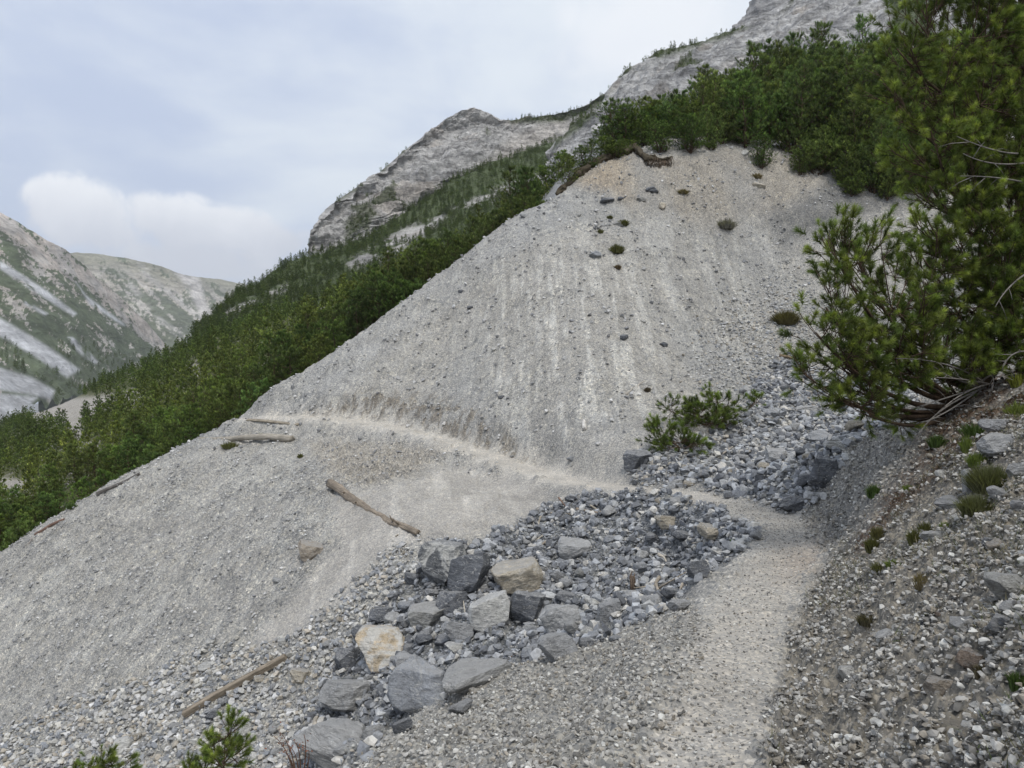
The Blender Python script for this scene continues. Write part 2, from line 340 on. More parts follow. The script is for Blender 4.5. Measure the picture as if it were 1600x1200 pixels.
# ------------------------------------------------------------------ near terrain: a height field through surveyed points
plane_f = lambda x, y: .586 * x + .363 * y - 7.2
TRAIL_PX = [(1060, 1500, 2.2), (1100, 1200, 3.25), (1130, 1060, 4.7), (1165, 970, 6.3), (1205, 900, 8.2), (1250, 838, 10.4), (1235, 815, 11.6), (1180, 799, 12.8), (1110, 780, 14.4), (1040, 768, 15.9), (970, 762, 17.1), (900, 755, 18.6), (830, 736, 20.2), (750, 706, 22.0), (680, 682, 23.4), (600, 664, 25.0), (500, 652, 26.8), (420, 650, 28.2), (376, 655, 28.9)]
pts = [P(*q) for q in TRAIL_PX]
pts += [P(*q) for q in [
    # flat gravel left of the trail and the edge of the near bank
    (800, 1200, 3.45), (650, 1200, 3.95), (560, 1190, 5.0), (760, 1055, 6.8), (900, 1022, 7.0), (1000, 988, 7.5), (1070, 935, 8.6), (950, 1100, 4.9), (1140, 880, 9.7), (1180, 850, 10.6),
    # rubble fan and boulders
    (1000, 900, 13.0), (1090, 895, 12.4), (1150, 840, 13.0), (900, 960, 12.0), (850, 1000, 11.4), (720, 1060, 10.9), (620, 1120, 11.0), (560, 1170, 11.2), (700, 960, 13.2), (800, 900, 14.0), (690, 870, 15.0), (800, 840, 15.6), (900, 800, 16.6), (1000, 790, 15.9),
    # left slope
    (640, 840, 15.9), (640, 900, 14.6), (560, 980, 13.9), (515, 760, 19.6), (430, 1010, 14.6), (200, 1000, 17.6), (285, 1130, 13.9), (150, 1190, 14.2), (400, 1150, 12.8), (0, 1200, 15.5), (0, 1050, 19.4), (0, 880, 26.4), (185, 757, 27.2), (90, 818, 26.8), (280, 702, 27.8), (335, 672, 28.3), (300, 850, 20.8), (400, 760, 23.0), (650, 740, 19.6), (750, 780, 17.8), (480, 690, 25.0), (600, 720, 21.5), (-200, 1100, 21), (-200, 1010, 27),
    # upper gully
    (1200, 745, 16.8), (1260, 695, 19.3), (1330, 645, 22.5), (1180, 640, 22.0), (1100, 680, 19.6), (1000, 735, 17.6), (1230, 560, 26.5), (1200, 450, 31), (1180, 350, 34.5), (1200, 255, 37.5), (1100, 245, 36.5),
    # scree
    (900, 700, 19.6), (900, 600, 22.2), (900, 500, 25.4), (900, 400, 29.4), (905, 310, 34.0), (700, 600, 26.0), (700, 500, 29.6), (560, 600, 27.6), (800, 600, 24), (800, 450, 29), (480, 620, 28.3),
    (1050, 600, 23), (1050, 500, 27), (1050, 400, 31), (1050, 300, 34.5), (1350, 400, 33), (1300, 300, 36.0), (1430, 320, 35), (1300, 500, 29.5), (1440, 450, 31.5), (1500, 300, 35),
    # rim
    (955, 252, 36.0), (1000, 245, 36.4), (930, 262, 35.6), (890, 290, 35.0), (820, 332, 34.2), (760, 372, 33.6), (680, 432, 32.4), (620, 478, 31.4), (560, 522, 30.6), (500, 563, 30.0), (430, 605, 29.4), (385, 638, 29.1),
    # right bank
    (1600, 1200, 2.3), (1400, 1200, 2.62), (1250, 1200, 2.95), (1200, 1050, 4.7), (1300, 1050, 4.3), (1450, 1000, 4.15), (1600, 900, 3.9), (1400, 900, 5.35), (1305, 870, 8.1), (1400, 800, 7.6), (1500, 700, 7.7), (1600, 700, 6.95), (1600, 640, 8.2), (1500, 640, 9.3), (1540, 610, 9.9), (1440, 655, 10.3), (1380, 735, 9.4), (1420, 685, 10.8), (1350, 750, 11.0), (1312, 800, 11.3), (1372, 690, 12.4), (1404, 652, 13.4), (1600, 600, 11.5), (1600, 500, 16.5), (1600, 400, 24), (1750, 1100, 2.1), (1750, 800, 4.0), (1750, 500, 9), (1290, 960, 6.0)]]
pts = [tuple(p) for p in pts]
pts += [(0, 0, -1.6), (.6, 1.5, -1.6), (-1.2, 1.5, -2.1), (-2.2, 3.5, -3.0), (-1.4, 8.0, -4.0), (-3.5, 7.0, -5.3), (-7, 9, -7.2), (2.2, 0, -.7), (4.5, 0, .8), (-3, -3, -3.2), (2, -5, -1.2), (-8, 2, -6.5), (7, 4, 2.0), (12, 8, 4.2), (16, 16, 5.5)]
for px, py, d in [(0, 880, 26.4), (90, 818, 26.8), (185, 757, 27.2), (280, 702, 27.8), (376, 650, 28.9), (430, 605, 29.4), (500, 563, 30.0), (560, 522, 30.6), (620, 478, 31.4), (680, 432, 32.4), (760, 372, 33.6), (820, 332, 34.2), (890, 290, 35.0)]:
    p = P(px, py, d); n = np.array([-.62, .78])
    for k, dz in ((3.0, .9), (8.0, 2.2), (16.0, 5.0), (26.0, 8.0)):
        x, y = p[0] + n[0] * k, p[1] + n[1] * k; pts.append((x, y, min(plane_f(x, y) - dz, p[2] - .3 * k)))
for x, y in [(6, 44), (12, 44), (18, 44), (25, 42), (6, 52), (16, 54), (28, 52)]:
    pts.append((x, y, 11.6 + .42 * (y - 38) + .12 * (x - 10)))
HT = TPS(pts, lam=2e-4)
trail = np.array([P(*q) for q in TRAIL_PX])
# resample the trail smoothly
_s = np.concatenate([[0], np.cumsum(np.linalg.norm(np.diff(trail[:, :2], axis=0), axis=1))])
_t = np.linspace(0, _s[-1], 240); tr = np.stack([np.interp(_t, _s, trail[:, k]) for k in range(3)], 1)
for _ in range(6): tr[1:-1] = .25 * tr[:-2] + .5 * tr[1:-1] + .25 * tr[2:]
def trail_dist(x, y):
    best = np.full(x.shape, 1e9); zz = np.zeros(x.shape); sgn = np.zeros(x.shape)
    for i in range(0, len(tr) - 2, 2):
        a = tr[i]; b = tr[i + 2]; e = b[:2] - a[:2]; l2 = e @ e + 1e-9
        t = np.clip(((x - a[0]) * e[0] + (y - a[1]) * e[1]) / l2, 0, 1)
        dx = x - a[0] - t * e[0]; dy = y - a[1] - t * e[1]; d = np.hypot(dx, dy); m = d < best
        best = np.where(m, d, best); zz = np.where(m, a[2] + t * (b[2] - a[2]), zz)
        sgn = np.where(m, np.sign(e[0] * dy - e[1] * dx), sgn)
    return best, zz, sgn
def height(x, y):
    h = HT(x, y); d, z, sg = trail_dist(x, y)
    wgt = 1 - sstep(d + .12 * perlin2(x * 1.3, y * 1.3), .38, 1.0)
    return h * (1 - wgt) + z * wgt, d

PXC = np.concatenate([np.linspace(-1500, -420, 60, endpoint=False), np.linspace(-420, -60, 60, endpoint=False), np.linspace(-60, 1660, 861, endpoint=False), np.linspace(1660, 2050, 70, endpoint=False), np.linspace(2050, 3300, 70)])
DR = np.concatenate([np.geomspace(.8, 8, 300, endpoint=False), np.linspace(8, 17, 270, endpoint=False), np.linspace(17, 37.5, 430, endpoint=False), np.linspace(37.5, 56, 70)])
GX = (PXC[None] - 800) / F * DR[:, None]; GY = np.repeat(DR[:, None], len(PXC), 1)
GZ, GT = height(GX, GY)
def proj(x, y, z): return 800 + F * x / y, 600 - F * z / y
gpx, gpy = proj(GX, GY, GZ)

ZP = dict(
 rubble=[(655, 880), (690, 845), (740, 848), (800, 820), (850, 792), (930, 770), (1010, 770), (1060, 775), (1120, 795), (1190, 832), (1150, 868), (1070, 930), (1000, 985), (900, 1020), (760, 1055), (620, 1130), (560, 1200), (440, 1200), (490, 1100), (540, 1010), (610, 930)],
 upper=[(985, 745), (1020, 690), (1090, 690), (1160, 655), (1180, 600), (1240, 560), (1300, 590), (1460, 590), (1410, 640), (1330, 695), (1262, 795), (1200, 790), (1100, 764), (1010, 758)],
 fan=[(-200, 1350), (-200, 1180), (0, 1150), (120, 1090), (230, 1060), (330, 1010), (440, 1010), (530, 940), (620, 850), (670, 880), (600, 960), (540, 1030), (500, 1100), (520, 1350)],
 bank=[(1180, 1400), (1205, 1100), (1230, 1000), (1285, 895), (1330, 845), (1365, 800), (1420, 745), (1470, 690), (1500, 640), (1900, 540), (2100, 1450)],
 near=[(400, 1400), (560, 1185), (760, 1052), (900, 1020), (1000, 985), (1080, 935), (1110, 990), (1080, 1080), (1050, 1400)],
 dirt=[(1262, 832), (1258, 792), (1330, 690), (1410, 632), (1490, 625), (1470, 680), (1415, 742), (1355, 805), (1325, 850), (1300, 870)],
 litter=[(1335, 850), (1395, 765), (1440, 710), (1462, 660), (1500, 600), (1750, 540), (1750, 620), (1600, 650), (1510, 705), (1460, 750), (1390, 815), (1345, 865)],
 smooth=[(520, 780), (600, 760), (700, 725), (800, 745), (860, 770), (830, 800), (720, 845), (650, 845), (560, 930), (440, 1010), (380, 1020), (470, 920), (530, 850)],
 cut=[(480, 650), (560, 610), (700, 620), (800, 680), (850, 735), (800, 725), (700, 680), (600, 655)],
 cut2=[(480, 690), (600, 690), (720, 700), (640, 740), (560, 760), (520, 745)],
 rimtop=[(900, 285), (960, 240), (1050, 245), (1120, 235), (1260, 240), (1300, 290), (1190, 330), (1100, 350), (1000, 330), (940, 300)],
 bowl=[(1190, 330), (1300, 290), (1430, 320), (1330, 340), (1260, 360), (1220, 370)],
 bluegrey=[(380, 640), (560, 520), (700, 420), (820, 330), (900, 290), (930, 300), (800, 400), (640, 530), (480, 645)],
)
mk = {k: soft(gpx, gpy, v, 5 if k == 'rubble' else 14) for k, v in ZP.items()}
nA = fbm2(GX * .9, GY * .9, 4); nB = fbm2(GX * 3.1 + 5, GY * 3.1, 4, .6); nC = fbm2(GX * 11, GY * 11, 3, .6)
slopew = sstep(GY, 9, 15) * (1 - mk['rubble']) * (1 - mk['upper'])
# rills run down the fall line of the big scree
wob = .45 * fbm2(GX * .12, GY * .10 + 9, 2)
rill = fbm2(GX * 1.2 + wob - GY * .03, GY * .11 + GX * .15, 4, .6); rill2 = fbm2(GX * 4.5 + wob - GY * .1, GY * .45 + 3, 3, .6)
scree = sstep(GY, 18.5, 21) * (1 - sstep(gpy, 690, 740)) * slopew
pw_ = np.interp(GY, [3, 6, 10, 17, 20, 27, 29], [.52, .75, .95, 1.0, 1.35, 1.5, 1.1])
pathm = 1 - sstep(GT / pw_ + .16 * nB + .09 * nC, .24, .58)
rough = 1 - .72 * pathm - .55 * mk['smooth'] * (1 - pathm)
leftfall = fbm2((GX + .55 * GY) * .3 + .5 * nA, (GX * .8 - GY) * .55 + .8 * nA, 5, .65)      # streaks down to the left
left = sstep(GY, 11, 14) * (1 - scree) * (1 - mk['rubble']) * (1 - mk['upper']) * (gpx < 780)
DZ = rough * (.05 * nA + .04 * nB + .018 * nC) + left * rough * (.025 * nB + .012 * nC) + scree * (.05 * rill + .03 * rill2 - .06 * sstep(rill, .2, .7) * (1 + nB)) + mk['rimtop'] * .13 * np.abs(nB) + mk['rimtop'] * .05 * nC + left * .03 * leftfall
DZ += (mk['cut'] + mk['cut2']) * (.17 * np.abs(nB) + .08 * np.abs(nC) - .09) * (1 - pathm)
DZ += mk['rubble'] * (.09 * nA + .07 * nB) + mk['upper'] * (.08 * nA + .06 * nB)
DZ += mk['bank'] * (.04 * nB + .02 * nC) + - .45 * soft(gpx, gpy, [(1080, 330), (1240, 330), (1330, 400), (1230, 500), (1120, 520)], 60) * scree + (mk['bowl'] + mk['dirt']) * .06 * nB + mk['dirt'] * .03 * nC
GZ = GZ + DZ
GZ = GZ - 7 * sstep(GY, 39.6, 45)
gpx, gpy = proj(GX, GY, GZ)
vis = gpy <= np.minimum.accumulate(gpy, 0) + 1.5
# colour (real stone and soil colours)
def lerp(c, m, col): return c * (1 - m[..., None]) + np.asarray(col) * m[..., None]
one = np.ones_like(GX)
col = one[..., None] * np.array([.362, .352, .336])
col = lerp(col, mk['bluegrey'] * .6, (.345, .347, .352))
st = np.clip(.5 + 1.2 * rill + .8 * rill2, 0, 1) * scree
rz = .25 + .75 * np.maximum(soft(gpx, gpy, [(770, 420), (900, 410), (1000, 430), (1020, 640), (960, 700), (780, 700), (740, 560)], 50), soft(gpx, gpy, [(1000, 350), (1200, 370), (1270, 470), (1190, 560), (1100, 600), (1050, 480)], 40))
col = lerp(col, sstep(st + .35 * nB + .2 * nA + .35 * nC, .62, .95) * .85 * rz, (.58, .57, .545))
col = lerp(col, sstep(rill2 + .6 * nB, .25, .8) * scree * .35 * rz, (.47, .46, .44))
col = lerp(col, sstep(nA + .5 * nB, .05, .8) * .4 * (1 - pathm), (.29, .287, .282))
col = lerp(col, left * sstep(leftfall, .05, .55) * .55, (.44, .435, .42))
col = lerp(col, left * sstep(leftfall, -.1, -.5) * .4, (.29, .288, .285))
col = lerp(col, left * sstep(nB + .5 * nA, .1, .7) * .4, (.25, .248, .245))
col = lerp(col, (left + scree) * sstep(nC + .4 * nB, .35, .8) * .35, (.17, .17, .17))
col = lerp(col, left * sstep(nB - .3 * nA, -.2, -.8) * .35, (.44, .435, .42))
col = lerp(col, mk['smooth'] * .7, (.38, .36, .335))
sm_ = sstep(fbm2(GX * 1.8 + .3 * GY, GY * .3, 3) + .25 * nB, .15, .5) * mk['smooth']; col = lerp(col, sm_ * .5, (.52, .50, .47))
col = lerp(col, mk['rimtop'] * .55, (.33, .295, .25))
col = lerp(col, mk['rimtop'] * sstep(gpx, 1010, 940) * .5, (.42, .34, .25))
col = lerp(col, scree * sstep(fbm2(GX * .22 + 3, GY * .16, 3), -.1, .5) * .5, (.29, .295, .302))
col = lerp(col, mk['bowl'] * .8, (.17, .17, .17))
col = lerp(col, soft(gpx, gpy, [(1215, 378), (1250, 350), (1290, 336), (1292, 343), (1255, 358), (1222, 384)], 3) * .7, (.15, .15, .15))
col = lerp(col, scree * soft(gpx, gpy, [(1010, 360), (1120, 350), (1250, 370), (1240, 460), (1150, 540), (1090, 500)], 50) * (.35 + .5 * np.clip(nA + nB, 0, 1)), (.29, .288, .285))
col = lerp(col, scree * soft(gpx, gpy, [(560, 520), (720, 420), (850, 420), (860, 640), (760, 640), (600, 600)], 50) * .35 * np.clip(.6 + nA, 0, 1), (.33, .318, .295))
col = lerp(col, mk['cut'] * sstep(nB + .5 * nC, -.3, .5) * .75, (.20, .175, .145))
col = lerp(col, (mk['cut2']) * .5, (.42, .385, .34))
col = lerp(col, mk['rubble'] * .85, (.19, .20, .215))
col = lerp(col, mk['upper'] * .8, (.24, .245, .255))
col = lerp(col, mk['fan'] * .6, (.36, .355, .345))
col = lerp(col, mk['near'] * .6 * (1 - pathm), (.30, .29, .27))
col = lerp(col, mk['bank'] * .85 * (1 - pathm), (.215, .198, .172))
col = lerp(col, mk['dirt'] * .95, (.25, .242, .228)); dgs = fbm2((GX * .8 - GY * .6) * 5, (GX * .6 + GY * .8) * .8, 4, .6); col = lerp(col, mk['dirt'] * sstep(dgs, .1, .7) * .6, (.30, .295, .285))
col = lerp(col, mk['litter'] * sstep(nB + .6 * nA, -.5, .3) * .9, (.10, .062, .04))
pc = sstep(GY, 22, 12)[..., None] * np.array([.45, .415, .368]) + (1 - sstep(GY, 22, 12))[..., None] * np.array([.54, .505, .455])
pwt = pathm * (.7 + .18 * sstep(GY, 14, 18)) * (.8 + .4 * np.clip(nB, -.5, .5)); col = col * (1 - pwt[..., None]) + pc * pwt[..., None]
reddish = np.exp(-((gpx - 1265) / 50) ** 2 - ((gpy - 880) / 35) ** 2) * pathm
col = lerp(col, reddish * .4, (.33, .25, .19))
col = col * np.array([1.03, 1.02, .995])
msk = np.zeros(GX.shape + (3,))
msk[..., 0] = np.clip(.25 + .45 * np.maximum(scree, left) * (1 - mk['smooth']) + .75 * np.maximum.reduce([mk['rubble'], mk['upper'], mk['fan'] * .9, mk['bank'] * .6]) - .3 * pathm, 0, 1)
msk[..., 1] = np.clip(.6 * rough, 0, 1)
msk[..., 2] = np.clip(.8 - .25 * pathm - .25 * mk['smooth'], 0, 1)

nr, nc = GX.shape
V = np.stack([GX, GY, GZ], -1).reshape(-1, 3)
idx = np.arange(nr * nc).reshape(nr, nc)
quads = np.stack([idx[:-1, :-1], idx[:-1, 1:], idx[1:, 1:], idx[1:, :-1]], -1).reshape(-1, 4)
cen = lambda a: ((a[:-1, :-1] + a[1:, 1:]) * .5).ravel()
q_path = cen(1 - sstep(GT / pw_ + .10 * nB, .34, .62)) > .5
q_gul = (~q_path) & ((cen(mk['rubble']) > .5) | (cen(mk['upper']) > .5))
q_bank = (~q_path) & (~q_gul) & ((cen(GY) < 9.5) | (cen(mk['bank']) > .5) | (cen(mk['dirt']) > .5))
q_scree = ~(q_path | q_gul | q_bank)
# shared smooth normals so that the pieces of the ground meet without a seam
e1 = np.gradient(np.stack([GX, GY, GZ], -1), axis=1); e2 = np.gradient(np.stack([GX, GY, GZ], -1), axis=0)
nrm = np.cross(e1, e2); nrm /= np.linalg.norm(nrm, axis=-1)[..., None] + 1e-12
NR = nrm.reshape(-1, 3)
def sub_ground(name, q, label, cat):
    f = quads[q]; u, inv = np.unique(f, return_inverse=True)
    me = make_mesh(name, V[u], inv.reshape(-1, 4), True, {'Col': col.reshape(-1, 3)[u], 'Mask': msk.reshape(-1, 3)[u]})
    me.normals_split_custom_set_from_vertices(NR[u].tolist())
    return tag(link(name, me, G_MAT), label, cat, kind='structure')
sub_ground('path', q_path, 'narrow trodden beige footpath crossing the gully and climbing the scree', 'path')
sub_ground('gully', q_gul, 'blue grey gully bed full of broken rock between the two slopes', 'gully')
sub_ground('bank', q_bank, 'stony near bank of pale chips and brown soil beside the path', 'bank')
sub_ground('scree_slope', q_scree, 'large bare slope of light grey scree with pale rills', 'scree slope')
# coarse ground under and around it
ax, ay = np.meshgrid(np.arange(-46, 60, .8), np.arange(-14, 56, .8)); az = height(ax, ay)[0] - .55
ai = np.arange(ax.size).reshape(ax.shape)
me = make_mesh('ground', np.stack([ax, ay, az], -1).reshape(-1, 3), np.stack([ai[:-1, :-1], ai[:-1, 1:], ai[1:, 1:], ai[1:, :-1]], -1).reshape(-1, 4), True,
               {'Col': np.full((ax.size, 3), .3), 'Mask': np.full((ax.size, 3), .6)})
tag(link('ground', me, G_MAT), 'coarse grey subsoil below the loose stones', 'ground', kind='structure')

def hit(px, py, maxd=60):
    """where the line of sight through a photo point meets the near terrain"""
    c = np.clip(np.searchsorted(PXC, px), 1, nc - 1); t = (px - PXC[c - 1]) / (PXC[c] - PXC[c - 1])
    z = GZ[:, c - 1] * (1 - t) + GZ[:, c] * t; p = 600 - F * z / DR
    k = np.nonzero(p <= py)[0]
    k = k[0] if len(k) else nr - 1
    if k == 0: d = DR[0]
    else:
        a = (p[k - 1] - py) / (p[k - 1] - p[k] + 1e-9); d = DR[k - 1] + np.clip(a, 0, 1) * (DR[k] - DR[k - 1])
    return np.array([(px - 800) / F * d, d, np.interp(d, DR, z)])
def ground_z(x, y):
    px = 800 + F * x / y; c = np.clip(np.searchsorted(PXC, px), 1, nc - 1); t = (px - PXC[c - 1]) / (PXC[c] - PXC[c - 1])
    return float(np.interp(y, DR, GZ[:, c - 1] * (1 - t) + GZ[:, c] * t))

# ------------------------------------------------------------------ forest slope beyond the ridge
LOWE = [(-400, 1080, 38), (-150, 965, 35), (0, 905, 33), (100, 845, 33), (250, 750, 33.5), (380, 668, 34), (500, 592, 35), (600, 528, 36), (700, 472, 37), (820, 400, 38), (900, 335, 38.5), (1000, 278, 39), (1200, 275, 39), (1300, 310, 38.5), (2100, 330, 38.5)]
CREST = [(-400, 810, 210), (-150, 725, 205), (20, 655, 195), (60, 645, 190), (100, 630, 185), (150, 605, 180), (200, 580, 172), (270, 552, 150), (340, 526, 125), (400, 506, 104), (440, 497, 92), (480, 486, 82), (560, 462, 70), (600, 449, 64), (700, 408, 56), (820, 338, 54), (900, 282, 54), (1000, 222, 57), (1100, 172, 60), (1180, 138, 61), (1250, 114, 62), (1300, 104, 63), (1500, 72, 64), (2100, 20, 64)]
FPX = np.linspace(-320, 2050, 640)
def at_row(row, px):
    x = [p[0] for p in row]; return np.interp(px, x, [p[1] for p in row]), np.interp(px, x, [p[2] for p in row])
def smooth1(a, n=6):
    a = a.copy()
    for _ in range(n): a[1:-1] = .25 * a[:-2] + .5 * a[1:-1] + .25 * a[2:]
    return a
la, ld = (smooth1(q) for q in at_row(LOWE, FPX)); ca_, cd = (smooth1(q) for q in at_row(CREST, FPX))
FT_ = np.concatenate([np.linspace(-.35, 1, 330), 1 + np.linspace(.01, .5, 30)]); tc_ = np.clip(FT_, -9, 1)[:, None]
FPY = la[None] * (1 - tc_) + ca_[None] * tc_; FDD = 1 / ((1 / ld)[None] * (1 - tc_) + (1 / cd)[None] * tc_)
FX = (FPX[None] - 800) / F * FDD; FY = FDD.copy(); FZ = (600 - FPY) / F * FDD
over = np.clip(FT_ - 1, 0, 9)[:, None]; FX = FX * (1 + over); FY = FY * (1 + over); FZ = FZ - over * FDD * .25
FZ += .35 * fbm2(FX * .12, FY * .12, 4) + .10 * fbm2(FX * .7, FY * .7, 3)
# keep it below the near terrain, in front of the rim
hn = HT(np.clip(FX, -45, 45), np.clip(FY, 1, 55)); inside = (FY < 54)
ahead = sstep(FY, 40.5, 38) * (FX > -8) + sstep(FX * .62 - FY * .78, -28.5, -26.0) * (FX <= -8)
FZ = np.where(inside, np.where(ahead > 0, np.minimum(FZ, hn - .6 * np.clip(ahead, 0, 1)), FZ), FZ)
fpx, fpy = proj(FX, FY, FZ)
BARE = [[(40, 640), (100, 622), (180, 618), (190, 632), (110, 660), (60, 668)], [(100, 650), (130, 655), (125, 710), (105, 690)], [(150, 620), (215, 610), (222, 630), (200, 640)], [(110, 690), (160, 690), (150, 715), (115, 712)], [(290, 572), (312, 568), (312, 590), (292, 592)], [(258, 580), (285, 572), (280, 582), (260, 588)], [(40, 765), (100, 752), (140, 738), (140, 748), (60, 775)], [(0, 745), (40, 750), (20, 790), (0, 795)], [(170, 670), (195, 655), (185, 690)], [(365, 470), (440, 445), (430, 465), (370, 490)]]
bare = np.zeros_like(FX)
for b in BARE: bare = np.maximum(bare, soft(fpx, fpy, b, 5))
fn = fbm2(FX * .25, FY * .25, 4)
fcol = lerp(np.ones_like(FX)[..., None] * np.array([.105, .11, .05]), sstep(fn, -.1, .5) * .5, (.06, .075, .03))
fcol = lerp(fcol, sstep(fbm2(FX * .5, FY * .5, 3), .35, .7) * .7, (.28, .265, .24))
fcol = lerp(fcol, bare, (.37, .345, .31))
fidx = np.arange(FX.size).reshape(FX.shape)
me = make_mesh('forest_slope', np.stack([FX, FY, FZ], -1).reshape(-1, 3), np.stack([fidx[:-1, :-1], fidx[:-1, 1:], fidx[1:, 1:], fidx[1:, :-1]], -1).reshape(-1, 4), True,
               {'Col': fcol.reshape(-1, 3), 'Mask': np.full((FX.size, 3), .7)})
tag(link('forest_slope', me, G_MAT), 'valley side covered in mountain pines beyond the scree ridge', 'hillside', kind='structure')
fvis = fpy <= np.minimum.accumulate(fpy, 0) + 6

# ------------------------------------------------------------------ mountains and far hills: lofted from ridge and foot lines
def loft(rows, nu, nv, smooth_u=2):
    us = np.linspace(0, 1, nu); R3 = []
    lo = [min(p[0] for p in r) for r in rows]; hi = [max(p[0] for p in r) for r in rows]
    for r, a, b in zip(rows, lo, hi):
        r = sorted(r); x = np.array([p[0] for p in r], float); px = a + us * (b - a)
        py = np.interp(px, x, [p[1] for p in r]); d = np.interp(px, x, [p[2] for p in r])
        R3.append(np.stack([(px - 800) / F * d, d, (600 - py) / F * d], 1))
    R3 = np.array(R3); k = len(R3); ts = np.linspace(0, k - 1, nv); out = np.empty((nv, nu, 3))
    for i, t in enumerate(ts):
        a = min(int(t), k - 2); f = t - a
        out[i] = R3[a] * (1 - f) + R3[a + 1] * f
    for _ in range(smooth_u):
        out[1:-1] = .25 * out[:-2] + .5 * out[1:-1] + .25 * out[2:]
    return out, ts
def grid_mesh(name, G, cols):
    i = np.arange(G.shape[0] * G.shape[1]).reshape(G.shape[:2])
    return make_mesh(name, G.reshape(-1, 3), np.stack([i[:-1, :-1], i[:-1, 1:], i[1:, 1:], i[1:, :-1]], -1).reshape(-1, 4), True, {k: v.reshape(-1, v.shape[-1]) for k, v in cols.items()})
def normals(G):
    n = np.cross(np.gradient(G, axis=1), np.gradient(G, axis=0)); return n / (np.linalg.norm(n, axis=-1)[..., None] + 1e-9)
SCAT = []     # (points, scale) for the far wood
def rockcol(G, lightc=(.40, .385, .36), darkc=(.27, .262, .25), s=1.0):
    n = fbm3(G * (.03 / s), 5, .6); c = lerp(np.ones(G.shape[:2])[..., None] * np.array(lightc), sstep(n, -.1, .6), darkc)
    return lerp(c, sstep(fbm3(G * (.05 / s) + 40, 4), .2, .7) * .5, (.42, .36, .30))

# forested slope behind, up to the foot of the cliff
foot = [(300, 520, 210), (370, 455, 235), (400, 440, 240), (440, 420, 250), (483, 402, 262), (560, 362, 275), (620, 332, 285), (700, 290, 300), (760, 262, 310), (820, 238, 322), (880, 212, 335), (960, 190, 345)]
r0 = [(x, y + 170, d * .62) for x, y, d in foot]; r1 = [(x, y + 70, d * .8) for x, y, d in foot]
r3 = [(x + 20, y + 20, d * 1.2) for x, y, d in foot]
G, ts = loft([r0, r1, foot, r3], 420, 260)
G[..., 2] += 2.2 * fbm3(G * .03, 4) + .8 * fbm3(G * .12, 3)
px, py = proj(G[..., 0], G[..., 1], G[..., 2])
BAND = [(440, 430), (470, 412), (560, 395), (620, 360), (700, 325), (770, 292), (850, 262), (850, 285), (760, 318), (700, 345), (640, 385), (570, 415), (450, 460), (380, 480), (360, 480)]
band = np.maximum(soft(px, py, [(345, 490), (400, 463), (450, 442), (448, 453), (400, 478), (350, 503)], 5), soft(px, py, [(540, 408), (590, 376), (640, 352), (700, 328), (770, 296), (850, 268), (850, 290), (760, 320), (690, 352), (600, 410), (545, 420)], 7))
band *= sstep(fbm3(G * .09, 5, .6), -.35, .0)
cc = lerp(rockcol(G), (1 - band) * .95, (.08, .105, .042)); mk2 = np.stack([band, band, band], -1)
tag(link('mountain_slope', grid_mesh('mountain_slope', G, {'Col': cc, 'Mask': mk2}), MTN), 'pine covered mountainside with a band of bare grey rock', 'mountainside', kind='structure')
ok = (band < .8) & (ts[:, None] > .55) & (ts[:, None] < 2.02)
SCAT.append((G[ok], 2.3, 4200))
# the cliff on it
top = [(483, 392, 262), (484, 366, 263), (500, 341, 268), (520, 318, 276), (560, 290, 290), (600, 262, 302), (640, 228, 316), (680, 197, 330), (700, 181, 336), (720, 171, 340), (742, 168, 344), (760, 176, 346), (780, 185, 348), (800, 188, 352), (840, 184, 356), (880, 173, 360), (920, 158, 362), (960, 140, 364)]
foot2 = [(483, 420, 256), (560, 380, 268), (620, 348, 280), (700, 306, 294), (760, 280, 305), (820, 256, 316), (880, 230, 328), (960, 205, 340)]
def at_row(row, px): 
    x = [p[0] for p in row]; return np.interp(px, x, [p[1] for p in row]), np.interp(px, x, [p[2] for p in row])
mids = []
for fr, bul in ((.25, -.25), (.55, -.12), (.82, .12)):
    r = []
    for x in np.linspace(483, 960, 40):
        a, da = at_row(foot2, x); b, db = at_row(top, x); r.append((x, a + (b - a) * fr, da + (db - da) * (fr + bul * .8)))
    mids.append(r)
back = [(x + 25, y + 40, d * 1.35) for x, y, d in top]
G, ts = loft([foot2] + mids + [top, back], 620, 420, 1)
Nn = normals(G); rid = fbm3(G * np.array([.03, .03, .05]), 6, .55, True) - .9
strat = fbm3(np.stack([G[..., 0] * .02, G[..., 1] * .02, G[..., 2] * .16 - G[..., 0] * .07], -1), 4, .6)
edge = sstep(ts[:, None], 4.15, 3.7) * .75 + .25
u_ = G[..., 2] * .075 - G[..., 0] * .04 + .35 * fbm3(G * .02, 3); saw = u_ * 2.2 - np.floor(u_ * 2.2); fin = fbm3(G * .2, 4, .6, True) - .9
G = G - Nn * ((rid * 3.6 + strat * 2.0 + saw * .5 + fin * .6) * edge)[..., None]
px, py = proj(G[..., 0], G[..., 1], G[..., 2])
gul = sstep(fbm3(G * .055 + 9, 4), .05, .35)
talus = soft(px, py, [(690, 300), (760, 250), (800, 215), (840, 195), (880, 180), (900, 200), (820, 245), (740, 290)], 12)
cc = rockcol(G, (.50, .485, .465), (.33, .325, .315))
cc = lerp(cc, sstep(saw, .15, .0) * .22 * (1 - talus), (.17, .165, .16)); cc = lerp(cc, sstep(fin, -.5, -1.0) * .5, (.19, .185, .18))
ck_ = 1 - sstep(np.abs(perlin3(G * np.array([.05, .05, .035]) + 5) + .3 * perlin3(G * .2)), .0, .07); ck2 = 1 - sstep(np.abs(perlin3(G * np.array([.14, .14, .07]) + 15) + .3 * perlin3(G * .4)), .0, .09)
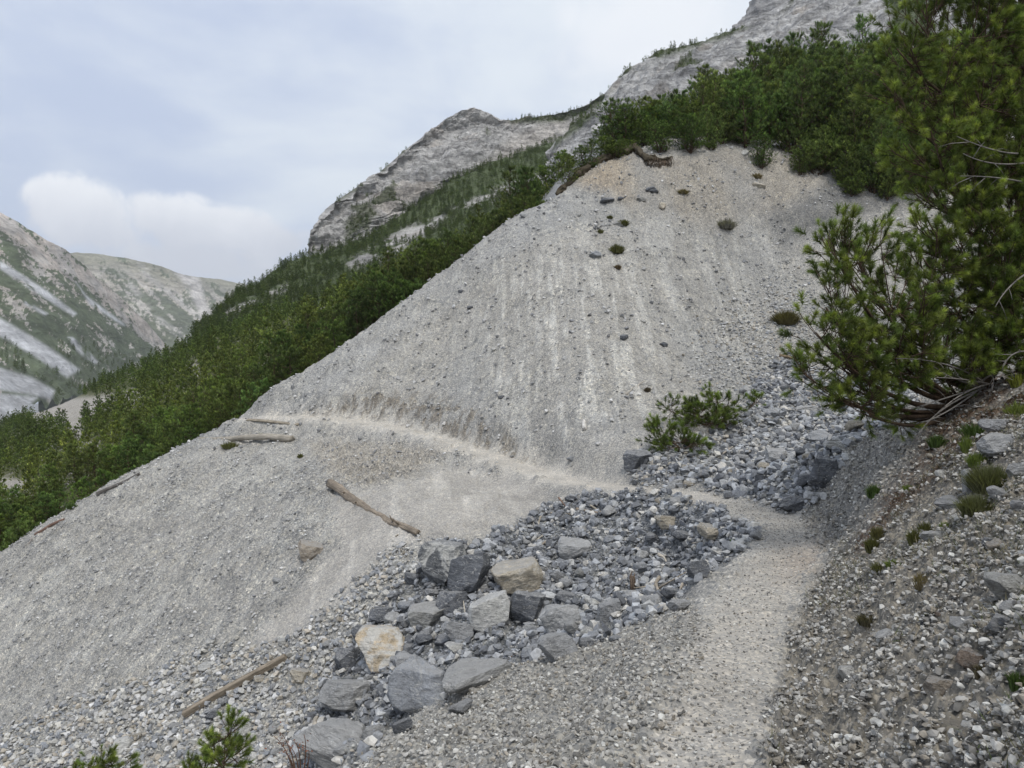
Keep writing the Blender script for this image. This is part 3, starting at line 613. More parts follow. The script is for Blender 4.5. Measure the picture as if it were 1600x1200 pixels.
cc = lerp(cc, np.maximum(ck_, ck2 * .7) * .6, (.17, .165, .16)); cc = lerp(cc, talus * .7, (.44, .405, .365))
vg = sstep(fbm3(G * .04 + 77, 5) + .1 * (ts[:, None] > 3.6), .5, .65) * (ts[:, None] < 4.3)
vg = np.maximum(vg, sstep(py, at_row(top, px)[0] + 5, at_row(top, px)[0] + 1) * sstep(fbm3(G * .05 + 3, 3), .0, .3) * .9)
vg = np.maximum(vg, soft(px, py, [(540, 345), (580, 320), (590, 335), (540, 380)], 8))
vg = np.maximum(vg, soft(px, py, [(790, 186), (880, 172), (960, 140), (960, 158), (880, 190), (800, 193)], 6))
cc = lerp(cc, vg * .85, (.085, .10, .05))
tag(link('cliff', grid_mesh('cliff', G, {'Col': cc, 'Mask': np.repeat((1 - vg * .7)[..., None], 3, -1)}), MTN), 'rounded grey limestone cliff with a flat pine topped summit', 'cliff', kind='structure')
ok = (vg > .5) & (ts[:, None] < 4.05); SCAT.append((G[ok], 1.5, 420))
# rock face above the rim pines
tp = [(850, 236, 150), (872, 215, 152), (905, 190, 155), (930, 168, 158), (945, 142, 160), (985, 102, 164), (1020, 82, 167), (1060, 70, 170), (1100, 57, 172), (1140, 45, 174), (1185, 22, 177), (1225, 2, 180), (1300, -45, 186), (1400, -110, 194), (1520, -170, 205), (1700, -230, 215)]
ft = [(850, 330, 98), (1000, 250, 95), (1200, 180, 92), (1400, 120, 90), (1700, 80, 88)]
mids = []
for fr, fd in ((.2, .12), (.45, .36), (.7, .6), (.88, .84)):
    r = []
    for x in np.linspace(850, 1700, 40):
        a, da = at_row(ft, x); b, db = at_row(tp, x); r.append((x, a + (b - a) * fr, da + (db - da) * fd))
    mids.append(r)
G, ts = loft([ft] + mids + [tp, [(x + 40, y + 60, d * 1.4) for x, y, d in tp]], 640, 420, 1)
Nn = normals(G); sl_ = np.stack([G[..., 0] * .05, G[..., 1] * .05, (G[..., 2] - .75 * G[..., 0]) * .22], -1)
rid = fbm3(G * np.array([.06, .06, .09]), 6, .55, True) - .9; strat = fbm3(sl_, 5, .6)
u_ = (G[..., 2] - .75 * G[..., 0]) * .16 + .5 * fbm3(G * .03, 3); saw = u_ * 1.6 - np.floor(u_ * 1.6); fin = fbm3(G * .4, 4, .6, True) - .9
G = G - Nn * ((rid * 1.4 + strat * 1.2 + saw * .6 + fin * .3) * (sstep(ts[:, None], 5.15, 4.6) * .7 + .3))[..., None]
px, py = proj(G[..., 0], G[..., 1], G[..., 2])
cc = rockcol(G, (.49, .48, .465), (.33, .325, .32), .5)
q_ = np.stack([G[..., 0] * .04, G[..., 1] * .04, (G[..., 2] - .75 * G[..., 0]) * .14], -1); ck_ = 1 - sstep(np.abs(perlin3(q_ + 5) + .3 * perlin3(q_ * 4)), .0, .08); ck2 = 1 - sstep(np.abs(perlin3(q_ * 2.6 + 15) + .3 * perlin3(q_ * 9)), .0, .1)
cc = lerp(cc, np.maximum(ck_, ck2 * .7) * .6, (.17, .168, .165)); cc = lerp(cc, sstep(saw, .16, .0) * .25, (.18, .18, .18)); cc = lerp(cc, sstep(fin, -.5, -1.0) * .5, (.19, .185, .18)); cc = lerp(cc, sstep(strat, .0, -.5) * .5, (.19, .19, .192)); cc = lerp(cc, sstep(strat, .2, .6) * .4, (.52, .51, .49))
ty = at_row(tp, px)[0]
vg = sstep(py, ty + 20, ty + 4) * sstep(fbm3(G * .09 + 3, 4), -.25, .1)
vg = np.maximum(vg, sstep(fbm3(sl_ * .8 + 31, 4), .5, .68) * .9) * (px < 1240) + sstep(fbm3(sl_ * .8 + 31, 4), .55, .72) * (px >= 1240)
vg = np.maximum(vg, soft(px, py, [(1380, -30), (1440, -40), (1460, 60), (1400, 50)], 10))
cc = lerp(cc, vg * .85, (.075, .095, .04))
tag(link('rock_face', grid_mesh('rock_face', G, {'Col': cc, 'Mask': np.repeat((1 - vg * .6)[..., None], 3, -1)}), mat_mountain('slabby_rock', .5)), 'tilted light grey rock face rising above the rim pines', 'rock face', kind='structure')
ok = (vg > .5) & (ts[:, None] < 5.02) & (py < 200); SCAT.append((G[ok], 1.2, 420))
# the summit behind it
tp2 = [(1090, 75, 420), (1130, 48, 420), (1150, 22, 420), (1165, 5, 420), (1180, -12, 420), (1230, -50, 425), (1300, -90, 430), (1400, -160, 440)]
G, ts = loft([[(x, y + 160, d * .8) for x, y, d in tp2], [(x, y + 60, d * .93) for x, y, d in tp2], tp2, [(x + 30, y + 40, d * 1.3) for x, y, d in tp2]], 200, 160, 1)
G = G - normals(G) * ((fbm3(G * np.array([.02, .02, .04]), 6, .55, True) - .9) * 5)[..., None]
tag(link('summit', grid_mesh('summit', G, {'Col': rockcol(G, (.38, .37, .36), (.28, .275, .27)), 'Mask': np.full(G.shape, .9)}), MTN), 'grey rocky summit peeping over the rock face', 'summit', kind='structure')

def hillcol(G, ts, px, py, veg_lo, veg_hi, seed, tan=(.56, .495, .44), dark=(.055, .075, .04)):
    al = (px * .75 + py * .66); pe = (py * .75 - px * .66)
    stv = fbm2(pe / 16 + seed, al / 75, 5, .6); pt = fbm3(G * .022 + seed, 5, .62); sp = fbm2(px / 7 + seed, py / 7, 4, .7)
    v = sstep(np.interp(ts, [0, 1.2, veg_lo, veg_hi, 4], [.75, .6, .42, -.45, -.6])[:, None] + .75 * stv + .55 * sp + .25 * pt, -.04, .14)
    c = lerp(np.ones(G.shape[:2])[..., None] * np.array(tan), sstep(pt, -.3, .5) * .7, (.44, .415, .395))
    c = lerp(c, sstep(stv, -.2, -.7) * .6, (.55, .52, .48))
    return c, v
# nearer hill on the left
topA = [(-420, 120, 760), (-260, 205, 800), (-120, 268, 850), (0, 330, 920), (30, 345, 940), (60, 364, 970), (85, 378, 1000), (110, 394, 1040), (150, 432, 1120), (190, 465, 1220), (225, 498, 1320), (250, 528, 1420), (300, 580, 1560)]
def between(a, b, fr, fd, n=50):
    lo = a[0][0]; hi = a[-1][0]; r = []
    for x in np.linspace(lo, hi, n):
        ya, da = at_row(a, x); yb, db = at_row(b, x); r.append((x, ya + (yb - ya) * fr, da + (db - da) * fd))
    return r
ftA = [(-420, 720, 380), (-120, 690, 430), (0, 665, 480), (60, 640, 560), (110, 622, 680), (160, 608, 860), (220, 600, 1150), (300, 600, 1500)]
G, ts = loft([ftA, between(ftA, topA, .35, .38), between(ftA, topA, .7, .72), topA, [(x - 60, y + 60, d * 1.5) for x, y, d in topA]], 460, 420, 2)
G[..., 2] += (9 * fbm3(G * .006, 5, .55) + 3 * (fbm3(G * np.array([.03, .01, .01]), 4, .6, True) - .9)) * sstep(ts[:, None], 3.2, 2.6) + 2.2 * fbm3(G * .02, 4, .6)
px, py = proj(G[..., 0], G[..., 1], G[..., 2])
c, v = hillcol(G, ts, px, py, 2.0, 2.75, 3.3)
scr = np.zeros_like(px)
for b in ([(-60, 480), (0, 497), (40, 520), (80, 545), (125, 578), (105, 590), (60, 560), (0, 525), (-60, 505)], [(-60, 560), (0, 575), (50, 590), (85, 610), (80, 625), (40, 615), (-60, 600)], [(-60, 610), (60, 620), (20, 660), (-60, 680)]):
    scr = np.maximum(scr, soft(px, py, b, 4))
for b in ([(106, 527), (116, 527), (135, 545), (155, 568), (145, 568), (120, 548)], [(0, 408), (20, 420), (70, 452), (120, 490), (115, 494), (60, 460), (0, 420)], [(118, 440), (135, 462), (200, 510), (190, 508), (140, 475)], [(40, 470), (75, 490), (70, 493), (38, 475)]):
    scr = np.maximum(scr, soft(px, py, b, 3) * sstep(fbm3(G * .03, 3), -.5, 0))
c = lerp(c, v * .93, (.10, .132, .07)); c = lerp(c, scr, (.60, .60, .61))
tag(link('hill', grid_mesh('hill', G, {'Col': c, 'Mask': np.full(G.shape, .8)}), HILL), 'green and tan hillside across the valley with pale scree strips', 'hill', kind='structure')
okA = (scr < .2) & (v > .4) & (ts[:, None] < 1.1) & (py > 535); SCAT.append((G[okA], 5.5, 700))
# farther hill
topB = [(60, 400, 2300), (120, 395, 2350), (150, 396, 2400), (200, 403, 2450), (250, 416, 2500), (285, 428, 2600), (310, 432, 2700), (345, 436, 2800), (380, 443, 2900), (420, 452, 3000), (520, 480, 3200)]
ftB = [(60, 640, 1350), (200, 620, 1500), (300, 600, 1700), (420, 590, 1900), (520, 590, 2000)]
G, ts = loft([ftB, between(ftB, topB, .35, .38), between(ftB, topB, .7, .72), topB, [(x, y + 50, d * 1.4) for x, y, d in topB]], 380, 300, 2)
G[..., 2] += (22 * fbm3(G * .0028, 5, .55) + 9 * (fbm3(G * np.array([.012, .004, .004]), 4, .6, True) - .9)) * sstep(ts[:, None], 3.1, 2.5) + 3 * fbm3(G * .012, 4, .6)
px, py = proj(G[..., 0], G[..., 1], G[..., 2])
c, v = hillcol(G * .6, ts, px, py, 1.9, 2.8, 8.1, tan=(.47, .43, .37))
gr = sstep(ts[:, None], 2.35, 2.9) * .7; c = lerp(c, gr * np.ones_like(px), (.21, .21, .14))
c = lerp(c, v * .85, (.09, .115, .06))
sB = np.maximum(soft(px, py, [(272, 424), (310, 430), (322, 470), (335, 500), (315, 500), (300, 465), (285, 440)], 5), soft(px, py, [(215, 410), (240, 425), (235, 445), (222, 430)], 5) * .6)
sB = np.maximum(sB, .7 * soft(px, py, [(185, 425), (215, 450), (245, 490), (290, 525), (270, 520), (225, 480)], 4))
c = lerp(c, sB * sstep(fbm3(G * .012, 4), -.7, 0), (.54, .51, .48))
tag(link('hill', grid_mesh('hill', G, {'Col': c, 'Mask': np.full(G.shape, .8)}), HILL), 'distant flat topped hill at the head of the valley', 'hill', kind='structure')
# hazy valley air around everything
bm = bmesh.new(); bmesh.ops.create_cube(bm, size=1)
for v_ in bm.verts: v_.co = Vector((v_.co.x * 9000, v_.co.y * 8000 + 3300, v_.co.z * 1000 + 320))
hm = bpy.data.meshes.new('haze'); bm.to_mesh(hm); bm.free(); mh = bpy.data.materials.new('valley_haze'); mh.use_nodes = True; th_ = mh.node_tree; th_.nodes.clear()
pv = th_.nodes.new('ShaderNodeVolumePrincipled'); pv.inputs['Density'].default_value = .00012; pv.inputs['Color'].default_value = (.95, .97, 1, 1); pv.inputs['Anisotropy'].default_value = .2
ov = th_.nodes.new('ShaderNodeOutputMaterial'); th_.links.new(pv.outputs[0], ov.inputs['Volume'])
tag(link('haze', hm, mh), 'faint pale haze in the valley air', 'haze', kind='stuff')
# valley floor far below
gx, gy = np.meshgrid(np.linspace(-3500, 3500, 90), np.concatenate([np.linspace(-400, 60, 6), np.geomspace(90, 6000, 70)])); gz = -75 - .02 * np.abs(gx) + 3 * fbm2(gx * .004, gy * .004, 3)
i = np.arange(gx.size).reshape(gx.shape)
me = make_mesh('valley_floor', np.stack([gx, gy, gz], -1).reshape(-1, 3), np.stack([i[:-1, :-1], i[:-1, 1:], i[1:, 1:], i[1:, :-1]], -1).reshape(-1, 4), True, {'Col': np.full((gx.size, 3), .36), 'Mask': np.full((gx.size, 3), .6)})
tag(link('valley_floor', me, HILL), 'pale gravel floor of the valley', 'valley floor', kind='structure')

# ------------------------------------------------------------------ loose stones (real pieces, too many to count)
def hull_shape(seed, n=13):
    r = np.random.default_rng(seed); bm = bmesh.new()
    p = r.normal(size=(n, 3)); p /= np.linalg.norm(p, axis=1)[:, None]; p = np.sign(p) * np.abs(p) ** .8; p *= r.uniform(.85, 1.05, (n, 1))
    for q in p: bm.verts.new(q)
    bmesh.ops.convex_hull(bm, input=bm.verts); bmesh.ops.delete(bm, geom=[v for v in bm.verts if not v.link_faces], context='VERTS')
    bmesh.ops.triangulate(bm, faces=bm.faces); bm.verts.index_update()
    v = np.array([q.co[:] for q in bm.verts]); f = np.array([[q.index for q in a.verts] for a in bm.faces]); bm.free(); return v, f
SHAPES = [hull_shape(i, 12 + i % 6) for i in range(14)]
def rotm(yaw, tx, ty):
    c, s = np.cos(yaw), np.sin(yaw); o = np.zeros_like(c); l = o + 1
    Z = np.stack([np.stack([c, -s, o], -1), np.stack([s, c, o], -1), np.stack([o, o, l], -1)], -2)
    c, s = np.cos(tx), np.sin(tx); X = np.stack([np.stack([l, o, o], -1), np.stack([o, c, -s], -1), np.stack([o, s, c], -1)], -2)
    c, s = np.cos(ty), np.sin(ty); Y = np.stack([np.stack([c, o, s], -1), np.stack([o, l, o], -1), np.stack([-s, o, c], -1)], -2)
    return Y @ X @ Z
PAL = dict(
  pale=np.array([[.44, .43, .40], [.36, .355, .345], [.28, .285, .29], [.50, .48, .43], [.24, .25, .265], [.55, .54, .52], [.40, .36, .30]]),
  blue=np.array([[.205, .212, .225], [.275, .283, .295], [.35, .355, .36], [.15, .155, .165], [.43, .43, .42], [.24, .247, .257], [.50, .48, .44], [.40, .412, .425]]),
  bank=np.array([[.40, .385, .355], [.28, .27, .25], [.44, .425, .39], [.17, .163, .15], [.31, .28, .235], [.54, .53, .49], [.21, .203, .19]]),
  scree=np.array([[.38, .375, .365], [.24, .24, .24], [.46, .455, .44], [.22, .22, .222], [.56, .55, .53]]))
_area = np.linalg.norm(np.cross(e1, e2), axis=-1)
def sample(weight, n):
    wgt = (_area * weight * vis * (gpx > -250) * (gpx < 1950) * (gpy < 1400)).ravel(); cs = np.cumsum(wgt); k = np.searchsorted(cs, rng.random(n) * cs[-1])
    k = np.clip(k, 0, len(wgt) - 1); p = V[k] + rng.normal(size=(n, 3)) * np.array([.02, .02, 0]); return p, k
def scatter(name, weight, n, smin, smax, pal, label, cat='gravel', power=2.2, flat=.6, sink=.15):
    p, k = sample(weight, n); s = smin * (1 + (smax / smin - 1) * rng.random(n) ** power)
    s *= np.clip(p[:, 1] / 6, .75, 10) ** 0.15
    yaw = rng.random(n) * 6.28; Rm = rotm(yaw, rng.normal(0, .35, n), rng.normal(0, .35, n))
    sc = np.stack([np.ones(n), rng.uniform(.6, 1, n), rng.uniform(.35, .85, n) * flat / .6], -1) * s[:, None] * .44
    pc = PAL[pal][np.minimum((rng.random(n) ** 1.25 * len(PAL[pal])).astype(int), len(PAL[pal]) - 1)] * rng.uniform(.8, 1.2, (n, 1))
    sh = rng.integers(0, len(SHAPES), n); vs = []; fs = []; cs = []; o = 0
    for j, (v, f) in enumerate(SHAPES):
        m = np.nonzero(sh == j)[0]
        if not len(m): continue
        q = np.einsum('nij,nvj->nvi', Rm[m], v[None] * sc[m][:, None]) + (p[m] + np.array([0, 0, 1.0]) * (sc[m][:, 2:3] * (1 - 2 * sink)))[:, None]
        vs.append(q.reshape(-1, 3)); fs.append((f[None] + np.arange(len(m))[:, None, None] * len(v) + o).reshape(-1, 3)); o += len(m) * len(v)
        cs.append(np.repeat(pc[m], len(v), 0))
    me = make_mesh(name, np.concatenate(vs), np.concatenate(fs), False, {'Col': np.concatenate(cs)})
    return tag(link(name, me, CHIP), label, cat, kind='stuff')
npth = 1 - pathm
scatter('gravel', mk['bank'] * npth * (.22 + sstep(nB * .8 + nA * .5 + .3 * nC, -.3, .4)) * (1 - .6 * mk['litter']) / np.maximum(GY, 2) ** .9, 46000, .007, .060, 'bank', 'small pale stone chips covering the right bank', power=4.5)
scatter('gravel', mk['near'] * (1 - .8 * pathm) / np.maximum(GY, 2) ** .9, 15000, .009, .048, 'bank', 'fine pale gravel left of the path', power=3)
scatter('gravel', pathm * (GY < 14) / np.maximum(GY, 2) ** .8, 9000, .005, .03, 'bank', 'loose chips trodden into the path', power=3)
scatter('gravel', np.clip(mk['fan'] - .2 * mk['rubble'], 0, 1) * npth, 17000, .03, .17, 'pale', 'pale angular gravel fan at the foot of the left slope', power=2.6)
scatter('rubble', mk['rubble'] * npth, 8500, .045, .22, 'blue', 'blue grey broken stones filling the gully', 'rubble', power=3.2)
scatter('rubble', mk['rubble'] * npth, 9000, .02, .05, 'blue', 'small blue grey chips between the gully stones', 'rubble')
scatter('rubble', mk['upper'] * npth, 6500, .06, .26, 'blue', 'grey rubble in the upper gully behind the path', 'rubble', power=2.4)
scatter('rubble', mk['upper'] * npth, 2500, .06, .2, 'pale', 'pale stones mixed into the upper gully rubble', 'rubble', power=2.4)
scatter('gravel', scree * (1 - mk['smooth']) * (.12 + sstep(nA + .5 * nB - .6 * st, -.3, .7)) * npth, 11000, .03, .17, 'scree', 'small stones strewn over the big scree slope', power=4.5)
scatter('gravel', soft(gpx, gpy, [(1100, 520), (1220, 430), (1300, 480), (1300, 600), (1180, 640), (1090, 600)], 40) * scree, 4000, .04, .14, 'pale', 'coarser stones on the lower right scree', power=2.5)
scatter('gravel', left * (1 - mk['smooth']) * npth * (.1 + sstep(nA + .6 * nB, -.1, .7)), 11000, .02, .10, 'scree', 'small stones strewn over the left slope', power=3.5)
scatter('gravel', mk['dirt'] + mk['litter'] * .5, 5000, .012, .07, 'bank', 'chips on the dark earth spur below the pine')

# ------------------------------------------------------------------ boulders and single rocks
def ico(level):
    bm = bmesh.new(); bmesh.ops.create_icosphere(bm, subdivisions=level, radius=1); bm.verts.index_update()
    v = np.array([q.co[:] for q in bm.verts]); f = np.array([[q.index for q in a.verts] for a in bm.faces]); bm.free(); return v, f
ICO = {3: ico(3), 4: ico(4), 5: ico(5), 6: ico(6)}
def rock_mesh(seed, level, planes=11, nz=.05):
    r = np.random.default_rng(seed); v, f = ICO[level]
    n = r.normal(size=(planes, 3)); n /= np.linalg.norm(n, axis=1)[:, None]; n[0] = [0, .15, 1]; n[1] = [.1, -.9, .25]; n /= np.linalg.norm(n, axis=1)[:, None]
    off = r.uniform(.55, .92, planes); dt = v @ n.T
    rr = np.where(dt > .05, off[None] / np.maximum(dt, .05), 1.25).min(1); rr = np.minimum(rr, 1.12)
    p = v * rr[:, None]
    if level > 3:
        q = p * 1.7 + seed * 3.1; Qr = np.linalg.qr(r.normal(size=(3, 3)))[0]; p = p + v * (nz * 1.1 * fbm3(q, 5, .62) + nz * .45 * (fbm3((q @ Qr) * np.array([1, 1, 3.0]) * .9, 3, .5, True) - .8))[:, None]
    else: p = p + v * (nz * perlin3(p * 2 + seed))[:, None]
    p /= np.abs(p).max(0)
    return make_mesh('rock', p, f, level > 3)
BIG = [rock_mesh(100 + i, 6, 9 + i % 5) for i in range(12)]
MED = [rock_mesh(200 + i, 4, 8 + i % 5, .06) for i in range(12)]
SML = [rock_mesh(300 + i, 3, 7 + i % 5) for i in range(12)]
for m in BIG + MED + SML: m.materials.append(ROCK)
TONE = dict(dark=(.13, .136, .147, .0), darkv=(.15, .155, .16, .40), grey=(.28, .282, .284, .14), blue=(.26, .27, .285, .16), light=(.37, .37, .365, .25), cream=(.42, .375, .30, .20), white=(.52, .51, .48, .5), dust=(.27, .268, .26, .05), tan=(.38, .33, .27, .1), brown=(.27, .215, .17, .0), orange=(.50, .41, .29, .55), slab=(.30, .295, .275, .0))
RK = [
 # boulders at the lip of the gully
 (690, 878, 68, 76, 'darkv', 'big dark boulder with white crust on its right side, highest left of the pile'),
 (736, 898, 66, 76, 'dark', 'big leaning dark grey boulder wedged left of the cream boulder'),
 (802, 905, 86, 60, 'cream', 'large cream coloured boulder at the top of the boulder pile'),
 (772, 958, 74, 64, 'white', 'tilted whitish grey slab boulder below the cream boulder'),
 (828, 950, 58, 56, 'dark', 'dark rounded boulder between the whitish slab and the pale grey boulder'),
 (872, 968, 66, 62, 'light', 'pale grey boulder at the right end of the boulder pile'),
 (670, 963, 78, 52, 'slab', 'flat dusty grey slab lying left of the boulder pile'),
 (591, 1014, 78, 76, 'orange', 'cream and white boulder with an orange stain beside dark rocks'),
 (598, 958, 40, 28, 'dark', 'small dark blue grey block above the orange stained boulder'),
 (560, 990, 30, 32, 'dark', 'small black edged rock left above the orange stained boulder'),
 (543, 1031, 38, 40, 'dark', 'dark bluish block touching the left of the orange stained boulder'),
 (548, 1082, 96, 54, 'dust', 'broad dusty grey slab half buried left of the large tilted boulder'),
 (655, 1072, 92, 92, 'blue', 'largest tilted blue grey boulder low in the gully'),
 (638, 1040, 48, 46, 'grey', 'blue grey block leaning behind the largest tilted boulder'),
 (735, 1056, 122, 56, 'dust', 'wide dirt covered slab right of the largest tilted boulder'),
 (718, 993, 54, 40, 'grey', 'grey ledge of rock above the wide dirt covered slab'),
 (643, 904, 26, 22, 'dark', 'small dark stone left of the highest boulder'),
 (708, 944, 50, 42, 'dark', 'low dark rock tucked under the leaning dark boulder'),
 (530, 1165, 140, 64, 'dust', 'very wide dusty slab at the bottom edge behind the reddish twigs'),
 (868, 1016, 68, 52, 'grey', 'grey boulder at the foot of the pale grey boulder'),
 (712, 1012, 38, 20, 'white', 'small white rock on the edge of the wide dirt covered slab'),
 (828, 1022, 26, 26, 'blue', 'roundish blue grey rock near the gravel bank edge'),
 (640, 1015, 28, 24, 'dark', 'small dark chunk just right of the orange stained boulder'),
 (652, 998, 22, 20, 'light', 'small light rock above right of the orange stained boulder'),
 (722, 1105, 40, 22, 'grey', 'low grey rock at the lower edge of the dirt covered slab'),
 (632, 1135, 36, 22, 'dark', 'dark flat stone under the largest tilted boulder'),
 # rubble fan
 (893, 857, 60, 32, 'light', 'flat topped light rock with a dark front in the middle of the rubble'),
 (1090, 893, 36, 36, 'dark', 'square dark boulder at the right edge of the rubble'),
 (955, 957, 40, 42, 'grey', 'grey banded rock right of the boulder pile'),
 (1016, 945, 36, 28, 'light', 'bluish light rock below the sticks in the rubble'),
 (1063, 947, 36, 24, 'light', 'flat pale rock at the edge of the near bank'),
 (1046, 927, 28, 22, 'dark', 'dark wet looking stone above the flat pale rock'),
 (1042, 815, 38, 26, 'cream', 'pinkish grey rock in the upper rubble just below the path'),
 (1070, 838, 38, 18, 'dark', 'flat dark slab in the upper rubble'),
 (1110, 830, 52, 24, 'cream', 'wide cream slab near the right of the upper rubble'),
 (1021, 840, 26, 16, 'dark', 'small dark blue block left of the flat dark slab'),
 (952, 798, 26, 16, 'light', 'small bluish stone beside the sticks at the top of the rubble'),
 (868, 900, 26, 20, 'grey', 'grey stone right of the cream boulder'),
 (908, 893, 26, 18, 'slab', 'brownish grey stone below the flat topped rock'),
 (1004, 868, 24, 18, 'light', 'pale stone with a greenish tint in the middle of the rubble'),
 (1000, 888, 24, 22, 'blue', 'blue grey stone just left of the curved pale stick'),
 (884, 912, 22, 20, 'grey', 'medium grey stone in front of the brownish stone'),
 (948, 905, 22, 18, 'blue', 'bluish stone left of the upright stump'),
 (930, 940, 20, 16, 'white', 'small white stone near the grey banded rock'),
 (985, 930, 24, 18, 'light', 'pale stone at the foot of the upright stump'),
 (1112, 812, 26, 16, 'dark', 'dark crumbly stone just below the path bend'),
 (1030, 781, 14, 12, 'cream', 'small cream stone just under the path'),
 (1120, 860, 20, 14, 'light', 'light stone near the right rim of the rubble'),
 (800, 860, 18, 14, 'grey', 'grey stone behind the cream boulder'),
 (915, 1005, 26, 18, 'dark', 'dark stone on the edge of the rubble near the bank gravel'),
 (920, 985, 26, 14, 'white', 'white flat stone below the grey banded rock'),
 # upper gully
 (994, 718, 48, 40, 'dark', 'dark banded boulder at the foot of the scree left of the shrubs'),
 (1055, 756, 24, 20, 'light', 'round light stone on the upper side of the path'),
 (1077, 756, 20, 12, 'cream', 'cream stone right next to the round light stone'),
 (1210, 712, 36, 24, 'light', 'bright bluish slab in the middle of the upper gully'),
 (1286, 738, 40, 56, 'dark', 'upright dark grey slab leaning on the earth spur'),
 (1261, 750, 28, 24, 'dark', 'dark stone at the foot of the upright slab'),
 (1240, 786, 46, 26, 'dark', 'flat dark stone just above the path bend'),
 (1195, 729, 22, 16, 'cream', 'cream stone below the bright bluish slab'),
 (1285, 685, 50, 26, 'blue', 'long blue grey slab high in the upper gully'),
 (1336, 664, 30, 20, 'cream', 'tan stone at the top of the upper gully below the pine'),
 (1312, 698, 44, 18, 'white', 'whitish slab lying against the earth spur'),
 (1240, 668, 30, 20, 'light', 'light stone above the bright bluish slab'),
 (1204, 645, 26, 20, 'blue', 'blue stone right of the green shrub'),
 (1146, 738, 18, 12, 'cream', 'small cream stone behind the path in the gully'),
 (1165, 754, 18, 12, 'light', 'small light stone close to the path in the gully'),
 (1252, 706, 30, 14, 'dark', 'dark flat stone right of the bright bluish slab'),
 (1262, 714, 16, 14, 'cream', 'tiny cream stone beside the dark flat stone'),
 (1190, 756, 24, 14, 'dark', 'dark stone between the path and the upper gully rubble'),
 (1265, 640, 40, 18, 'light', 'pale flat slab near the dead branch under the pine'),
 # left slope
 (481, 861, 44, 34, 'tan', 'lone tan boulder stuck in the left slope'),
 (433, 907, 16, 10, 'light', 'small grey stone below the lone tan boulder'),
 (441, 1004, 18, 12, 'white', 'small white stone above the end of the lower plank'),
 (322, 1041, 28, 14, 'white', 'flat white stone left of the lower plank'),
 (193, 1166, 32, 30, 'white', 'white and grey block at the bottom left between pine tips'),
 (213, 1151, 16, 14, 'cream', 'cream stone behind the white and grey block'),
 (346, 1097, 14, 14, 'grey', 'grey stone resting against the middle of the lower plank'),
 (330, 1118, 24, 18, 'dark', 'dark stone under the lower plank'),
 (470, 1055, 34, 24, 'cream', 'cream crumbly rock near the right end of the lower plank'),
 (381, 1141, 24, 22, 'white', 'pale rock behind the pine tips at the bottom'),
 (152, 804, 7, 5, 'white', 'tiny white stone high on the left slope edge'),
 (820, 337, 16, 8, 'light', 'pale stone on the crest of the scree ridge'),
 # scree
 (929, 398, 22, 14, 'blue', 'blue grey rock on the upper scree below a green tuft'),
 (975, 527, 14, 12, 'dark', 'dark stone halfway up the scree'),
 (1036, 538, 16, 9, 'dark', 'dark flat stone at mid height right of the pale rills'),
 (950, 313, 26, 9, 'dark', 'dark flat rock near the top of the scree'),
 (970, 310, 10, 7, 'dark', 'small dark rock beside the dark flat rock near the top'),
 (1020, 297, 24, 10, 'dark', 'dark grey rock under the root overhang'),
 (1001, 311, 18, 8, 'slab', 'brownish flat rock between dark rocks near the top'),
 (1035, 322, 12, 14, 'cream', 'upright pale stone near the top of the scree'),
 (1186, 289, 22, 12, 'cream', 'pale rounded rock below the rim tuft'),
 (970, 350, 28, 10, 'slab', 'long grey ledge stone with grass on the upper scree'),
 (903, 336, 12, 6, 'white', 'bright small stone on the upper left scree'),
 (892, 717, 20, 9, 'blue', 'flat bluish stone just above the path at the scree foot'),
 (893, 726, 7, 6, 'white', 'tiny white pebble under the flat bluish stone'),
 (772, 546, 10, 6, 'white', 'bright chip low on the left of the scree'),
 (855, 615, 9, 6, 'white', 'bright chip low in the middle of the scree'),
 (784, 620, 12, 6, 'dark', 'dark chip low on the scree above the path'),
 (1231, 408, 10, 6, 'white', 'bright stone in the bowl near the pine'),
 (1390, 368, 18, 9, 'brown', 'reddish stone seen beside the big pine'),
 (1165, 240, 14, 12, 'white', 'white rock just under the rim beside a bush'),
 (1005, 502, 9, 6, 'white', 'bright chip at mid height on the scree'),
 (720, 455, 10, 6, 'dark', 'dark chip on the left shoulder of the scree'),
 (735, 480, 12, 6, 'dark', 'dark flat chip on the left part of the scree'),
 # right bank
 (1576, 920, 92, 50, 'slab', 'large flat brownish slab jutting out of the right bank'),
 (1588, 951, 48, 22, 'light', 'grey rock just below the large flat brownish slab'),
 (1463, 836, 48, 18, 'light', 'long pale green grey stone high on the right bank'),
 (1562, 853, 32, 20, 'tan', 'tan angular stone at the right above the large slab'),
 (1541, 850, 24, 22, 'dark', 'dark stone touching the tan angular stone'),
 (1326, 1051, 30, 24, 'white', 'white block by itself on the lower right bank'),
 (1338, 1061, 12, 10, 'light', 'small pale stone at the foot of the white block'),
 (1472, 1074, 52, 40, 'tan', 'large dusty tan stone low on the right bank'),
 (1516, 1030, 36, 36, 'brown', 'rounded reddish brown stone on the right bank'),
 (1450, 954, 26, 16, 'cream', 'cream oval stone in the middle of the right bank'),
 (1469, 958, 16, 12, 'brown', 'small pinkish stone beside the cream oval stone'),
 (1510, 977, 42, 28, 'light', 'pale dusty stone below the large flat slab'),
 (1565, 976, 40, 34, 'grey', 'grey brown stone beside the pale dusty stone'),
 (1536, 978, 14, 20, 'cream', 'small upright pinkish stone between two dusty stones'),
 (1516, 752, 26, 48, 'light', 'upright light grey slab among the bank plants'),
 (1560, 662, 48, 24, 'grey', 'grey flat topped rock near the pine litter'),
 (1566, 692, 66, 42, 'light', 'large pale slab below the grey flat topped rock'),
